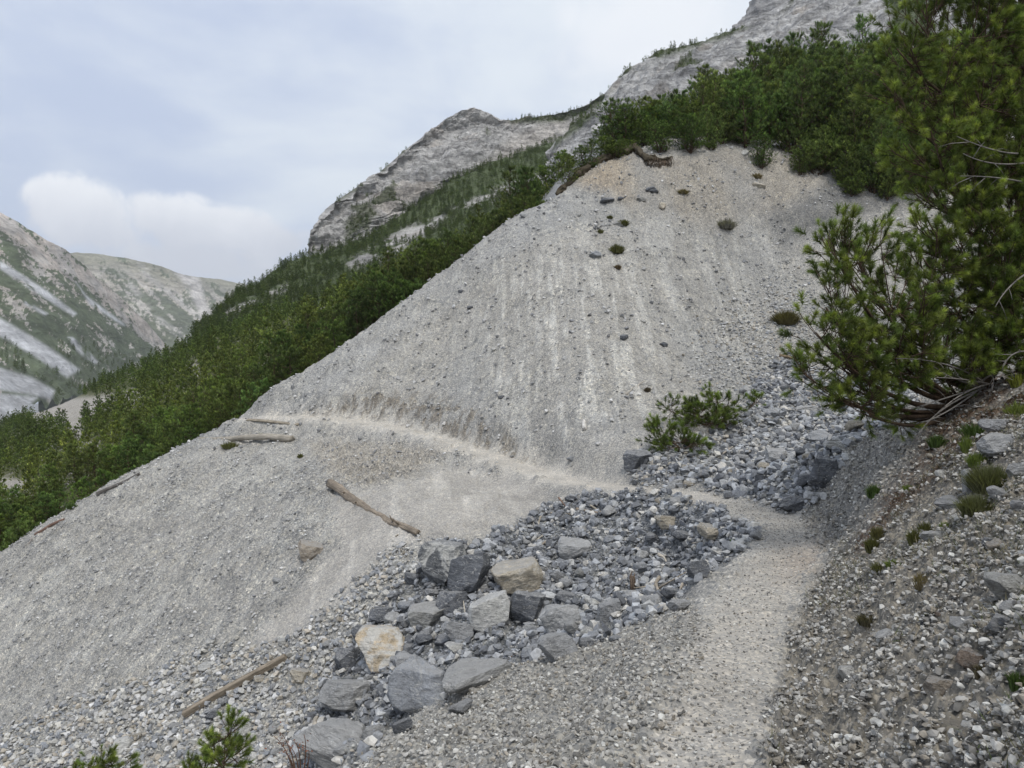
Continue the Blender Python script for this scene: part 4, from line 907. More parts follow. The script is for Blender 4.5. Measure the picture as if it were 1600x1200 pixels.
 (1592, 736, 36, 28, 'light', 'pale rock at the right edge below the large pale slab'),
 (1560, 770, 32, 20, 'light', 'pale pointed rock right of the heather'),
 (1484, 785, 40, 22, 'grey', 'flat grey rock below the upright slab'),
 (1592, 790, 24, 22, 'grey', 'grey rock cut by the right edge above the tan stone'),
 (1493, 808, 22, 14, 'white', 'small white stone below the flat grey rock'),
 (1472, 740, 22, 16, 'white', 'two toned white stone left of the upright slab'),
 (1455, 712, 16, 10, 'cream', 'small cream stone under the pine litter edge'),
 (1440, 974, 16, 10, 'dark', 'small dark square stone in the right bank'),
 (1385, 990, 36, 10, 'light', 'thin curved pale chip in the right bank'),
 (1592, 1011, 20, 18, 'cream', 'cream stone at the right edge of the lower bank'),
 (1551, 1078, 20, 16, 'grey', 'round grey stone near the lower right corner'),
 (1580, 1094, 18, 14, 'light', 'pale square stone near the lower right corner'),
 (1528, 1103, 24, 12, 'white', 'flat white stone at the lower right'),
 (1432, 1075, 12, 14, 'cream', 'small tan stone left of the large dusty tan stone'),
 (1480, 888, 18, 9, 'white', 'thin white stone above the middle of the right bank'),
 (1517, 858, 14, 8, 'cream', 'tiny cream stone left of the dark stone on the bank'),
 (1322, 990, 18, 12, 'cream', 'small cream chip beside the path edge'),
 (1333, 900, 18, 8, 'white', 'flat whitish chip beside the path near the plants'),
 (1412, 942, 12, 8, 'white', 'small white oval stone left of the cream oval stone'),
 (1368, 1010, 22, 10, 'tan', 'tan chip in the lower middle of the right bank'),
 # near gravel left of the path
 (850, 1190, 16, 9, 'tan', 'small tan stone in the near gravel at the bottom'),
 (870, 1010, 20, 10, 'cream', 'cream stone at the upper edge of the near gravel'),
 (1002, 1150, 22, 8, 'slab', 'thin flat stone on the near gravel by the path'),
 (1110, 978, 12, 7, 'white', 'little white stone on the left edge of the path'),
 (1094, 1028, 14, 7, 'cream', 'little cream chip on the path side gravel'),
 (740, 1080, 16, 10, 'cream', 'yellowish stone on the rim of the near bank'),
]
rock_pts = []
def put_rock(px, py, wp, hp, tone, label, lib, group=None, seed=0):
    g = hit(px, min(py + .30 * hp, 1230)); d = g[1]; c = P(px, py, d)
    r = random.Random(int(px * 31 + py * 7) + seed)
    me = r.choice(lib); o = link('rock' if wp < 34 else 'boulder', me)
    W, H = wp * d / F, hp * d / F
    k_ = 1.1 if wp > 30 else 1.03; o.scale = (W * .5 * k_, (W + H) * .25 * r.uniform(.9, 1.15), H * .5 * k_)
    o.rotation_euler = (r.uniform(-.16, .16), r.uniform(-.2, .2), r.choice([0, math.pi]) + r.uniform(-.4, .4))
    o.location = (c[0], c[1] + .06 * W, max(c[2], g[2] + .02 * H))
    t = TONE[tone]; k = r.uniform(.88, 1.12); o.color = (t[0] * k, t[1] * k, t[2] * k, t[3])
    tag(o, label, 'boulder' if wp >= 34 else 'rock', group); rock_pts.append((px, py, wp)); return o
for q in RK: put_rock(*q, BIG if q[2] >= 34 else MED, seed=3)
# stones one can still count, by zone
pile = soft(gpx, gpy, [(560, 940), (680, 855), (760, 850), (880, 890), (940, 1000), (760, 1050), (620, 1130), (520, 1190), (470, 1180), (520, 1030)], 6); mk['pile'] = pile * mk['rubble']
CNT = [('pile', 60, 15, 36, ['grey', 'blue', 'dark', 'light', 'dust', 'blue'], 'smaller blocks of the boulder pile', '%s block wedged between the large boulders of the pile'),
       ('rubble', 70, 11, 24, ['dark', 'blue', 'grey', 'blue', 'light', 'grey'], 'stones of the gully rubble', '%s stone lying loose in the rubble between path and boulders'),
       ('upper', 60, 9, 24, ['blue', 'grey', 'light', 'dark', 'cream', 'light'], 'stones of the upper gully', '%s stone lying loose in the upper gully behind the path'),
       ('fan', 40, 10, 20, ['light', 'white', 'grey', 'cream', 'light'], 'stones of the gravel fan', '%s stone lying in the gravel fan around the lower plank')]
WORD = dict(dust='dusty grey', dark='dark grey', blue='blue grey', grey='mid grey', light='light grey', cream='cream', white='whitish')
for z, n, lo, hi, tones, grp, lab in CNT:
    made = 0
    pp, kk = sample(mk[z] * npth / GY ** 2 * 50, n * 8)
    for p in pp:
        x, y = proj(*p); wp = lo + (hi - lo) * random.random() ** 2
        if not (15 < x < 1585 and 20 < y < 1185) or (z != 'pile' and any(abs(x - a) < (c + wp) * .55 and abs(y - b) < (c + wp) * .45 for a, b, c in rock_pts)): continue
        tn = random.choice(tones); put_rock(x, y, wp, wp * random.uniform(.5, .85), tn, lab % WORD[tn], MED, grp + ', ' + WORD[tn], made); made += 1
        if made >= n: break

# ------------------------------------------------------------------ pines
def tuft_template(nd, L, ln, wd, seed, spread=66):
    r = np.random.default_rng(seed); s = r.random(nd) ** .8 * L; th = np.radians(r.uniform(18, spread, nd)) * (1.15 - .55 * s / L); ph = r.random(nd) * 6.28
    rad = np.stack([np.cos(ph), np.sin(ph), np.zeros(nd)], 1); d = rad * np.sin(th)[:, None] + np.array([0, 0, 1.0]) * np.cos(th)[:, None]
    side = np.cross(d, r.normal(size=(nd, 3))); side /= np.linalg.norm(side, axis=1)[:, None]
    b = np.array([0, 0, 1.0]) * s[:, None]; l = ln * r.uniform(.75, 1.15, nd)[:, None]
    v = np.stack([b - side * wd / 2, b + side * wd / 2, b + d * l], 1).reshape(-1, 3)
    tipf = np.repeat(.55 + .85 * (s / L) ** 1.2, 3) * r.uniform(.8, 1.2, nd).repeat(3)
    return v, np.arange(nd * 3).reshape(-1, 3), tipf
def frames(ax):
    ax = ax / (np.linalg.norm(ax, axis=1)[:, None] + 1e-9); up = np.where(np.abs(ax[:, 2:3]) < .95, np.array([[0, 0, 1.0]]), np.array([[1.0, 0, 0]]))
    a = np.cross(up, ax); a /= np.linalg.norm(a, axis=1)[:, None]; b = np.cross(ax, a); return np.stack([a, b, ax], -1)
def tufts(mb, pos, ax, sc, colr, tmpl):
    pos = np.asarray(pos); ax = np.asarray(ax); sc = np.asarray(sc); colr = np.asarray(colr)
    Fm = frames(ax); ti = rng.integers(0, len(tmpl), len(pos))
    for j, (v, f, tf) in enumerate(tmpl):
        m = np.nonzero(ti == j)[0]
        if not len(m): continue
        q = np.einsum('nij,vj->nvi', Fm[m], v) * sc[m][:, None, None] + pos[m][:, None]
        ff = (f[None] + (np.arange(len(m)) * len(v))[:, None, None]).reshape(-1, 3)
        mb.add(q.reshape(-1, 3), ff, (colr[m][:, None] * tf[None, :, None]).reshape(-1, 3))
def bez(p0, p1, p2, n):
    t = np.linspace(0, 1, n)[:, None]; return (1 - t) ** 2 * p0 + 2 * t * (1 - t) * p1 + t * t * p2
GREEN = np.array([.085, .115, .034]); YOUNG = np.array([.19, .21, .058]); BROWN = np.array([.085, .058, .04]); GREYW = np.array([.20, .185, .17])
def greens(n, y=.35):
    t = (rng.random(n) ** 1.5 * y)[:, None]; return (GREEN * (1 - t) + YOUNG * t) * rng.uniform(.75, 1.25, (n, 1))
def pine(H, Rr, nstem, nbr, nsub, tmpl, tsc, seed, low=.12, upright=.6, sides=4):
    """upright mountain pine: several stems, ascending branches, needle brushes at the shoot ends"""
    r = np.random.default_rng(seed); wood = MB(); crown = MB(); tp = []; ta = []; ts_ = []; tb = []
    for s in range(nstem):
        a = s * 2.4 + r.random() * .8; lean = (0 if nstem == 1 else r.uniform(.25, .6)) * Rr; h = H * (r.uniform(.7, 1.0) if s else 1.0)
        p0 = np.array([np.cos(a), np.sin(a), 0]) * .06; p2 = np.array([np.cos(a) * lean, np.sin(a) * lean, h]); p1 = np.array([np.cos(a) * lean * .9, np.sin(a) * lean * .9, h * .35])
        c = bez(p0, p1, p2, 12); c[1:-1] += r.normal(0, .03, (10, 3)) * Rr; rad = np.linspace(.035 * H * .5 + .02, .008, 12); wood.tube(c, rad, BROWN, 5)
        for b in range(nbr):
            t = low + (1 - low) * ((b + r.random()) / nbr); k = t * 11; i = min(int(k), 10); o = c[i] + (c[i + 1] - c[i]) * (k - i)
            ang = b * 2.399 + r.random(); ln = Rr * (.55 + .6 * t - 1.0 * t ** 2.2) * 1.25 * r.uniform(.6, 1.1) * (.85 if nstem > 1 else 1)
            d = np.array([np.cos(ang), np.sin(ang), 0]); e = o + d * ln + np.array([0, 0, ln * upright * r.uniform(.5, 1.2)]); mid = o + d * ln * .65 + np.array([0, 0, -.04 * ln])
            bc = bez(o, mid, e, 6); wood.tube(bc, np.linspace(.016, .006, 6) * (H / 4 + .3), BROWN, 3, False)
            bf = r.uniform(.55, 1.4)
            for q in range(nsub):
                f = r.uniform(.35, 1.0) if q else 1.0; k2 = f * 5; i2 = min(int(k2), 4); m = bc[i2] + (bc[i2 + 1] - bc[i2]) * (k2 - i2)
                off = r.normal(0, 1, 3) * ln * .17; off[2] = abs(off[2]) * .9 + .05
                e2 = m + off * (1 if q else .2); ax = off / (np.linalg.norm(off) + 1e-9) * 1.1 + np.array([0, 0, .6]) + d * .4
                tp.append(e2); ta.append(ax); ts_.append(tsc * r.uniform(.75, 1.25)); tb.append(bf * r.uniform(.8, 1.2))
        tp.append(c[-1]); ta.append(c[-1] - c[-2]); ts_.append(tsc * 1.2); tb.append(1.2)
    tp = np.array(tp); g = greens(len(tp), .85) * np.array(tb)[:, None]
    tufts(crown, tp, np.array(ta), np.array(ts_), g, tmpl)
    return wood, crown
TM_MID = [tuft_template(38, .17, .13, .016, i, 82) for i in range(6)]
TM_FAR = [tuft_template(18, .22, .17, .042, 10 + i, 75) for i in range(6)]
TM_VFAR = [tuft_template(9, .30, .25, .10, 20 + i, 80) for i in range(5)]
RIM = []
for i in range(9):
    wd_, cr_ = pine([4.2, 3.6, 4.6, 3.2, 4.0, 2.6, 3.8, 2.2, 4.4][i], [1.5, 1.6, 1.5, 1.7, 1.4, 1.6, 1.3, 1.7, 1.7][i], [2, 3, 2, 3, 1, 4, 2, 4, 3][i], [40, 32, 44, 30, 56, 24, 40, 22, 34][i], 11, TM_MID, 1.0, 500 + i, .03)
    a = wd_.mesh('trunk'); a.materials.append(BARK); b = cr_.mesh('crown', False); b.materials.append(NEEDLE); RIM.append((a, b))
FARP = []
for i in range(7):
    wd_, cr_ = pine([4.0, 3.4, 4.4, 3.0, 2.6, 3.8, 2.2][i], [1.2, 1.35, 1.25, 1.5, 1.5, 1.1, 1.6][i], [1, 2, 1, 3, 3, 1, 4][i], [34, 22, 36, 18, 15, 30, 13][i], 8, TM_FAR, 1.0, 600 + i, .03)
    a = wd_.mesh('trunk'); a.materials.append(BARK); b = cr_.mesh('crown', False); b.materials.append(NEEDLE); FARP.append((a, b))
def put_pine(lib, p, s, label, group, parts=True, tint=1.0, name='pine_tree', wide=1.0):
    i = random.randrange(len(lib)); root = bpy.data.objects.new(name, None); C.objects.link(root); root.empty_display_size = .3
    root.location = p; root.rotation_euler = (0, 0, random.random() * 6.28); root.scale = (s * random.uniform(.9, 1.15) * wide,) * 2 + (s,)
    a = link('trunk', lib[i][0], parent=root); b = link('crown', lib[i][1], parent=root); k = tint * random.uniform(.75, 1.3)
    b.color = (k * random.uniform(.78, 1.0), k, k * random.uniform(.85, 1.1), 1)
    tag(root, label, 'pine tree', group); return root
# pines along the rim, on the ground they stand on
RIMREG = [(800, 352), (850, 318), (890, 290), (930, 256), (985, 240), (1050, 243), (1110, 236), (1190, 226), (1235, 238), (1275, 272), (1330, 292), (1480, 292), (1560, 250), (1560, 70), (1300, 100), (1100, 150), (1000, 195), (890, 255), (800, 325)]
def poisson(cands, mind, nmax, depth_scale=0.0):
    keep = []; cell = {}
    for c in cands:
        md = mind * (1 + depth_scale * c[1]); key = (int(c[0] // 3), int(c[1] // 3)); bad = False
        for a in (-1, 0, 1):
            for b in (-1, 0, 1):
                for q in cell.get((key[0] + a, key[1] + b), ()):
                    if (q[0] - c[0]) ** 2 + (q[1] - c[1]) ** 2 < md * md: bad = True
        if not bad:
            keep.append(c); cell.setdefault(key, []).append(c)
            if len(keep) >= nmax: break
    return keep
cand = []
m = (poly_sd(gpx, gpy, RIMREG) > 0) & (GY > 34.6) & (GY < 41.5); q = V[m.ravel()]
cand += [tuple(p) for p in q[rng.integers(0, len(q), 2500)]]
m = (poly_sd(fpx, fpy, RIMREG) > 0) & (FY > 41) & (FY < 66) & (FT_[:, None] < 1.0); q = np.stack([FX, FY, FZ], -1)[m]
for p in q[rng.integers(0, len(q), 4000)]: cand.append((p[0], p[1], max(p[2], ground_z(p[0], p[1])) if p[1] < 55 else p[2]))
cand.sort(key=lambda c: c[1] + random.random() * 3)
rimp = poisson(cand, 1.12, 165)
for c in rimp:
    px, py = proj(*c); edge = c[1] < 38.5
    s = (random.uniform(.45, .7) if edge else random.uniform(.75, 1.1)) * np.interp(px, [880, 1000, 1060, 1130, 1210], [.64, .68, .78, 1.0, 1.18])
    put_pine(RIM, (c[0], c[1], c[2] - .1), s, 'low bushy pine on the very edge of the scree rim' if edge else ('dark pine in the thicket above the scree, left part' if px < 1080 else 'dark pine in the thicket above the scree, right part'),
             'pines on the edge of the rim' if edge else ('pines of the thicket above the scree, left part' if px < 1080 else 'pines of the thicket above the scree, right part'), wide=float(np.interp(px, [950, 1120], [1.4, 1.0])))
# bushes and drooping pines at the bowl, beside the big pine
for px, py, s in [(1190, 262, .38), (1288, 268, .55), (1325, 290, .62), (1365, 300, .7), (1405, 305, .75), (1345, 262, .8), (1300, 240, .8), (1440, 300, .8), (1250, 272, .3), (1330, 305, .4), (1385, 312, .45)]:
    g = hit(px, py); put_pine(RIM, (g[0], g[1], g[2] - .1), s, 'bushy pine hanging over the bowl at the right of the scree', 'pines above the bowl')
# pines down the ridge and over the valley side
cand = []
prob = (fvis & (bare < .3)).ravel(); fa = np.linalg.norm(np.cross(np.gradient(np.stack([FX, FY, FZ], -1), axis=1), np.gradient(np.stack([FX, FY, FZ], -1), axis=0)), axis=-1)
clear = sstep(fbm2(FX * .13 + 4, FY * .13, 3), -.42, .0)
wgt = (prob * fa.ravel() * clear.ravel() * ((fpx > -150) & (fpx < 960)).ravel()); cs = np.cumsum(wgt)
k = np.searchsorted(cs, rng.random(30000) * cs[-1]); FV = np.stack([FX, FY, FZ], -1).reshape(-1, 3)
for i in k:
    p = FV[i]
    if p[1] < 30 and p[0] > -12: continue
    hz = float(height(np.array([p[0]]), np.array([p[1]]))[0][0]) if p[1] < 50 and abs(p[0]) < 40 else -99
    if p[2] > hz + .1: cand.append(tuple(p))
fo = poisson(cand, .95, 9000, .006)
fo.sort(key=lambda c: c[1])
near_n = 0; far_pts = []
for c in fo:
    px, py = proj(*c)
    if near_n < 130 and c[1] < 70:
        low = px < 420
        put_pine(RIM if c[1] < 48 else FARP, (c[0], c[1], c[2] - .1), random.uniform(.38, .72) if low else random.uniform(.5, .75) + .4 * min(1, max(0, (px - 480) / 220)) * random.random(),
                 'low green pine just below the left slope edge' if low else 'dark pine standing along the outer side of the scree ridge',
                 'pines below the left slope edge' if low else 'pines along the outer side of the ridge', tint=1.1 if low else .78); near_n += 1
    else: far_pts.append((*c, random.uniform(.34, .6) * (1.25 if random.random() < .12 else 1)))
print('pines', len(rimp), near_n, len(far_pts))
def low_pine(H, Rr, ns, nb, seed, tm=TM_VFAR, sub=4):
    a, b = pine(H, Rr, ns, nb, sub, tm, 1.0, seed, .05); return b.arrays()
LOWV = [low_pine(4.4, 1.0, 1, 26, 700), low_pine(3.2, 1.5, 2, 13, 701), low_pine(5.0, 1.0, 1, 30, 702), low_pine(2.6, 1.7, 3, 7, 703), low_pine(3.6, 1.4, 2, 11, 704)]
def forest(name, P4, label, tint=1.0):
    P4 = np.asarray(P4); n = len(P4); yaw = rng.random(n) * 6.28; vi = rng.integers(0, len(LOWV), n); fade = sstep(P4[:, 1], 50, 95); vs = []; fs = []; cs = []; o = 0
    for j, (v, f, c) in enumerate(LOWV):
        m = np.nonzero(vi == j)[0]
        if not len(m): continue
        Rm = rotm(yaw[m], np.zeros(len(m)), np.zeros(len(m)))
        q = np.einsum('nij,vj->nvi', Rm, v) * P4[m, 3][:, None, None] + P4[m, :3][:, None]
        vs.append(q.reshape(-1, 3)); fs.append((f[None] + (np.arange(len(m)) * len(v))[:, None, None] + o).reshape(-1, 3)); o += len(m) * len(v)
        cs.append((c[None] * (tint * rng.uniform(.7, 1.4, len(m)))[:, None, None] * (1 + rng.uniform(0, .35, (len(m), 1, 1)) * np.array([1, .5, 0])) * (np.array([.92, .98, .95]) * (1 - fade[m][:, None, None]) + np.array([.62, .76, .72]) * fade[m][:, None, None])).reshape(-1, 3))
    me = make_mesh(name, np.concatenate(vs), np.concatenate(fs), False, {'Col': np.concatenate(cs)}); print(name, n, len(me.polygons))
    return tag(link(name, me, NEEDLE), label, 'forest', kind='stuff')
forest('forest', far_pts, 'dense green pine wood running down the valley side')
fw = []
for pts_, h, n in SCAT:
    if len(pts_) == 0: continue
    q = pts_[rng.integers(0, len(pts_), n)]
    for p in q: fw.append((p[0], p[1], p[2] - .2, h / 3.6 * random.uniform(.6, 1.15)))
forest('forest', fw, 'small far off pines dotting the mountain and its ledges', .9)

# ---- the big pine on the right, and other plants grown towards given shoots
TM_NEAR = [tuft_template(110, .085, .066, .0046, 40 + i, 88) for i in range(10)]
def lobed_pine(name, base, trunk_pts, lobes, label, cat, tsc, dens, deadn, young=.55, trunk_r=.09, mid_drop=.0, grp=None):
    """trunk_pts: curve of the main stem; lobes: (px, py, depth, rx, ry) clusters of shoots"""
    base = np.asarray(base); root = bpy.data.objects.new(name, None); C.objects.link(root); root.location = base; root.empty_display_size = .3
    r = np.random.default_rng(int(abs(base[0] * 1000)) + 5); wood = MB(); limb = MB(); crown = MB(); dead = []
    tr_ = np.array(trunk_pts) - base; tt = np.linspace(0, len(tr_) - 1, 30); tc_ = np.stack([np.interp(tt, np.arange(len(tr_)), tr_[:, k]) for k in range(3)], 1)
    for _ in range(4): tc_[1:-1] = .25 * tc_[:-2] + .5 * tc_[1:-1] + .25 * tc_[2:]
    wood.tube(tc_, np.linspace(trunk_r, trunk_r * .3, 30), BROWN * 1.1, 8)
    TP = []; TA = []; TB = []
    for (px, py, d, rx, ry) in lobes:
        c = P(px, py, d) - base; ax_, az_ = rx * d / F, ry * d / F; ay_ = (ax_ + az_) * .5
        below = np.nonzero(tc_[:, 2] < c[2] - .15)[0]; j = below[np.argmin(np.linalg.norm(tc_[below] - c, axis=1) + .25 * np.abs(tc_[below, 2] - c[2] + .8))] if len(below) else 0
        o = tc_[j]; mid = o * .45 + c * .55 + np.array([0, 0, -.22 * np.linalg.norm(c - o)]) + r.normal(0, .06, 3)
        main = bez(o, mid, c, 12); L = np.linalg.norm(c - o); limb.tube(main, np.linspace(.012 + .012 * L, .008, 12) * trunk_r / .09, BROWN, 5)
        n = max(6, int(dens * rx * ry / 3600 * 60))
        nb = max(4, n // 7)
        for b in range(nb):
            bf = r.uniform(.6, 1.35); v = r.normal(size=3); v /= np.linalg.norm(v); v *= r.uniform(.55, 1.0) ** .5; e = c + v * np.array([ax_, ay_, az_])
            f = r.uniform(.55, 1.0) * 11; i = min(int(f), 10); m = main[i] + (main[i + 1] - main[i]) * (f - i)
            q = bez(m, (m + e) / 2 + np.array([0, 0, -.10 * np.linalg.norm(e - m)]), e, 7); limb.tube(q, np.linspace(.009, .0045, 7) * (.5 + .5 * trunk_r / .09), BROWN * r.uniform(.8, 1.5), 4, False)
            for s in range(7):
                f = (r.uniform(.45, 1) if s else 1.0) * 6; i = min(int(f), 5); m2 = q[i] + (q[i + 1] - q[i]) * (f - i)
                out = (e - c) / (np.linalg.norm(e - c) + 1e-6); dr = out * .8 + r.normal(0, .5, 3) + np.array([0, 0, .5]); dr /= np.linalg.norm(dr)
                l = r.uniform(.05, .2) * tsc; e2 = m2 + dr * l
                if s: limb.tube(np.array([m2, m2 + dr * l * .5, e2]), .004 * tsc, BROWN, 3, False)
                TP.append(e2); TA.append(dr + np.array([0, 0, .25])); TB.append(bf * r.uniform(.8, 1.2))
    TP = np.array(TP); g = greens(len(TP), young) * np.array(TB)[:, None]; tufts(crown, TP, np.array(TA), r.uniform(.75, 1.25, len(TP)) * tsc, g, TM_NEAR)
    for (x0, y0, d0, x1, y1, d1, x2, y2, d2) in deadn:
        dead.append(MB()); q = bez(P(x0, y0, d0) - base, P(x1, y1, d1) - base, P(x2, y2, d2) - base, 12); dead[-1].tube(q, np.linspace(.013, .004, 12), GREYW, 5)
        for k in (5, 7, 9):
            v = r.normal(0, .12, 3); dead[-1].tube(np.array([q[k], q[k] + v * .6, q[k] + v + np.array([0, 0, -.03])]), [.006, .004, .002], GREYW, 3)
    link('trunk', wood.mesh('trunk'), BARK, root); link('branches', limb.mesh('branches'), BARK, root)
    ck = link('crown', crown.mesh('crown', False), NEEDLE, root); ck.color = (1.2, 1.25, 1.05, 1)
    for m_ in dead: link('dead_branch', m_.mesh('dead_branch'), BARK, root)
    print(name, len(TP)); return tag(root, label, cat, grp)
gb = hit(1548, 618)
gb = np.array([gb[0], max(gb[1], 9.6), 0]); gb[2] = ground_z(gb[0], gb[1]) - .05
LB = [(1335, 400, 8.7, 55, 48), (1302, 395, 8.6, 28, 40), (1290, 480, 8.6, 42, 48), (1275, 520, 8.5, 30, 35), (1305, 560, 8.7, 55, 42), (1395, 470, 8.9, 60, 50), (1390, 545, 9.0, 75, 55), (1340, 610, 8.8, 60, 28), (1460, 540, 9.2, 70, 60), (1480, 460, 9.3, 70, 60),
      (1440, 400, 9.1, 45, 45), (1500, 380, 9.4, 65, 60), (1450, 345, 9.2, 25, 18), (1500, 300, 9.5, 60, 55), (1452, 290, 9.4, 34, 38), (1420, 225, 9.4, 42, 36), (1470, 220, 9.6, 70, 55), (1405, 165, 9.4, 26, 34), (1440, 120, 9.6, 58, 58), (1400, 75, 9.5, 28, 38), (1430, 30, 9.6, 52, 44), (1510, 60, 9.9, 75, 70), (1530, 160, 9.8, 80, 70),
      (1570, 250, 9.7, 80, 60), (1590, 100, 10.1, 80, 90), (1585, 340, 9.6, 75, 65), (1580, 450, 9.5, 80, 60), (1560, 530, 9.4, 70, 42), (1650, 200, 9.8, 80, 120), (1660, 400, 9.6, 80, 110), (1480, -50, 9.9, 80, 60), (1580, -40, 10.2, 90, 80), (1670, 0, 10.2, 90, 110), (1440, 600, 9.3, 55, 25), (1400, 650, 9.2, 30, 18), (1540, -150, 10.3, 80, 70), (1640, -150, 10.3, 80, 80), (1380, 130, 9.5, 22, 40), (1570, 560, 9.3, 60, 40), (1510, 575, 9.2, 60, 35), (1600, 500, 9.3, 60, 60), (1640, 560, 9.2, 60, 50), (1560, 430, 9.3, 50, 50), (1330, 625, 8.7, 36, 22), (1258, 585, 8.5, 18, 18), (1560, 330, 9.4, 60, 60), (1600, 250, 9.4, 50, 50)]
DEAD = [(1600, 285, 9.2, 1560, 275, 9.0, 1500, 275, 8.9), (1600, 255, 9.2, 1545, 262, 9.0, 1505, 240, 8.9), (1590, 240, 9.2, 1555, 240, 9, 1495, 213, 8.9), (1640, 560, 8.9, 1580, 530, 8.8, 1565, 580, 8.8), (1530, 600, 9.2, 1500, 540, 9.0, 1560, 545, 9.0), (1530, 600, 9.2, 1560, 570, 9, 1550, 610, 8.9), (1530, 605, 9.2, 1480, 590, 9, 1440, 560, 8.9), (1530, 605, 9.2, 1470, 625, 9, 1420, 640, 8.9), (1540, 605, 9.2, 1450, 640, 8.9, 1430, 690, 8.8), (1540, 600, 9.2, 1480, 650, 8.9, 1440, 660, 8.8), (1540, 600, 9.2, 1490, 560, 8.8, 1400, 560, 8.6), (1545, 600, 9.2, 1500, 610, 8.8, 1460, 650, 8.7), (1600, 430, 9.0, 1570, 450, 8.9, 1555, 480, 8.8), (1545, 600, 9.2, 1500, 590, 8.8, 1460, 590, 8.6)]
lobed_pine('pine_tree', gb, [gb, P(1575, 540, 9.9), P(1600, 420, 10.2), P(1590, 260, 10.3), P(1600, 60, 10.4), P(1590, -120, 10.4), P(1590, -200, 10.4)], LB, 'tall bushy mountain pine filling the right edge above the path', 'pine tree', 1.15, 2.6, DEAD, 1.0)
b0 = P(345, 1290, 5.2); b0[2] = ground_z(b0[0], b0[1])
lobed_pine('pine_sapling', b0, [b0, P(348, 1240, 5.1), P(352, 1150, 5.0)], [(356, 1148, 5.0, 8, 12), (340, 1170, 5.0, 10, 10), (363, 1180, 5.0, 10, 12), (347, 1188, 4.9, 9, 10), (318, 1206, 4.9, 9, 8), (294, 1206, 5.0, 10, 8)], 'young pine tip with bright needles poking up at the bottom edge', 'pine sapling', .5, 2.6, [], 1.0, .012)
b0 = P(168, 1300, 5.4); b0[2] = ground_z(b0[0], b0[1])
lobed_pine('pine_sapling', b0, [b0, P(168, 1260, 5.3), P(165, 1200, 5.2)], [(154, 1192, 5.2, 8, 7), (128, 1204, 5.2, 12, 8), (184, 1200, 5.2, 9, 7)], 'small pine tip cut by the bottom edge left of the white block', 'pine sapling', .48, 2.2, [], .9, .01)

# low dwarf pines on the gully edge
def dwarf(px, py, lobes, dead, label, tsc, dens):
    g = hit(px, py); lob = [(a, b, g[1] + c, rx, ry) for a, b, c, rx, ry in lobes]
    dd = [tuple(v if i % 3 < 2 else g[1] + v for i, v in enumerate(q)) for q in dead]
    return lobed_pine('dwarf_pine', g, [g, g + np.array([0, -.1, .12]), P(lobes[0][0], lobes[0][1] + 6, g[1])], lob, label, 'shrub', tsc, dens, dd, .45, .03)
dwarf(1130, 672, [(1085, 650, 0, 34, 18), (1110, 644, 0, 34, 22), (1122, 622, 0, 22, 16), (1136, 634, .1, 22, 18), (1068, 640, 0, 20, 14), (1098, 634, -.2, 28, 16), (1095, 660, -.3, 34, 14), (1128, 655, -.2, 26, 16), (1183, 625, .3, 6, 6), (1044, 633, -.2, 6, 5)],
      [(1130, 672, 0, 1150, 655, 0, 1180, 632, .1), (1130, 672, 0, 1140, 660, 0, 1160, 645, 0), (1130, 674, 0, 1160, 665, 0, 1186, 640, 0), (1135, 680, 0, 1136, 690, -.3, 1132, 704, -.5), (1140, 675, 0, 1150, 690, -.3, 1140, 705, -.5), (1146, 695, -.3, 1130, 712, -.6, 1104, 724, -1.0), (1130, 668, 0, 1110, 660, -.1, 1100, 668, -.2), (1140, 672, 0, 1160, 680, 0, 1170, 668, 0)], 'green dwarf pine with bare twigs on its right, at the gully edge', 1.35, 6)
dwarf(1060, 706, [(1035, 674, 0, 20, 14), (1050, 686, 0, 26, 16), (1075, 688, 0, 26, 15), (1096, 690, 0, 18, 13), (1025, 684, 0, 12, 11), (1058, 696, -.2, 28, 12)],
      [(1050, 704, 0, 1030, 710, -.2, 1016, 698, -.2), (1030, 700, 0, 1034, 715, -.3, 1018, 738, -.5), (1045, 704, 0, 1055, 720, -.3, 1066, 738, -.5), (1024, 706, 0, 1040, 722, -.3, 1034, 730, -.4)], 'second dwarf pine with exposed roots, lower down beside the dark boulder', 1.3, 6)

# ------------------------------------------------------------------ tussocks, herbs, heather
def tussock(px, py, wp, hp, colr, label, cat='grass tuft', name='grass_tuft', n=260, leaf=False, wd=.006):
    n = n * 2
    g = hit(px, py + hp * .4); d = g[1]; W = wp * d / F * .5; H = hp * d / F; mb = MB(); colr = np.array(colr)
    a = rng.random(n) * 6.28; rr = np.sqrt(rng.random(n)) * W * .75; b = np.stack([np.cos(a) * rr, np.sin(a) * rr, np.zeros(n) - .03], 1)
    lean = np.stack([np.cos(a), np.sin(a), np.zeros(n)], 1) * (rr * .55)[:, None] + rng.normal(0, W * .32, (n, 3)); h = H * rng.uniform(.55, 1.05, n) * (1 - .45 * (rr / (W * .75 + 1e-6)) ** 2)
    tip = b + lean; tip[:, 2] = h; side = np.stack([-np.sin(a + rng.normal(0, 1, n)), np.cos(a), np.zeros(n)], 1) * (wd * .45 * d / 8 + .0012)
    mid = (b + tip) / 2; mid[:, 2] = h * .6
    v = np.stack([b - side, b + side, mid - side, mid + side, tip], 1).reshape(-1, 3); f = np.array([[0, 1, 3], [0, 3, 2], [2, 3, 4]]); ff = (f[None] + np.arange(n)[:, None, None] * 5).reshape(-1, 3)
    mb.add(v, ff, np.repeat(colr * rng.uniform(.6, 1.4, (n, 1)), 5, 0))
    o = link(name, mb.mesh(name, False), LEAF, loc=g); return tag(o, label, cat)
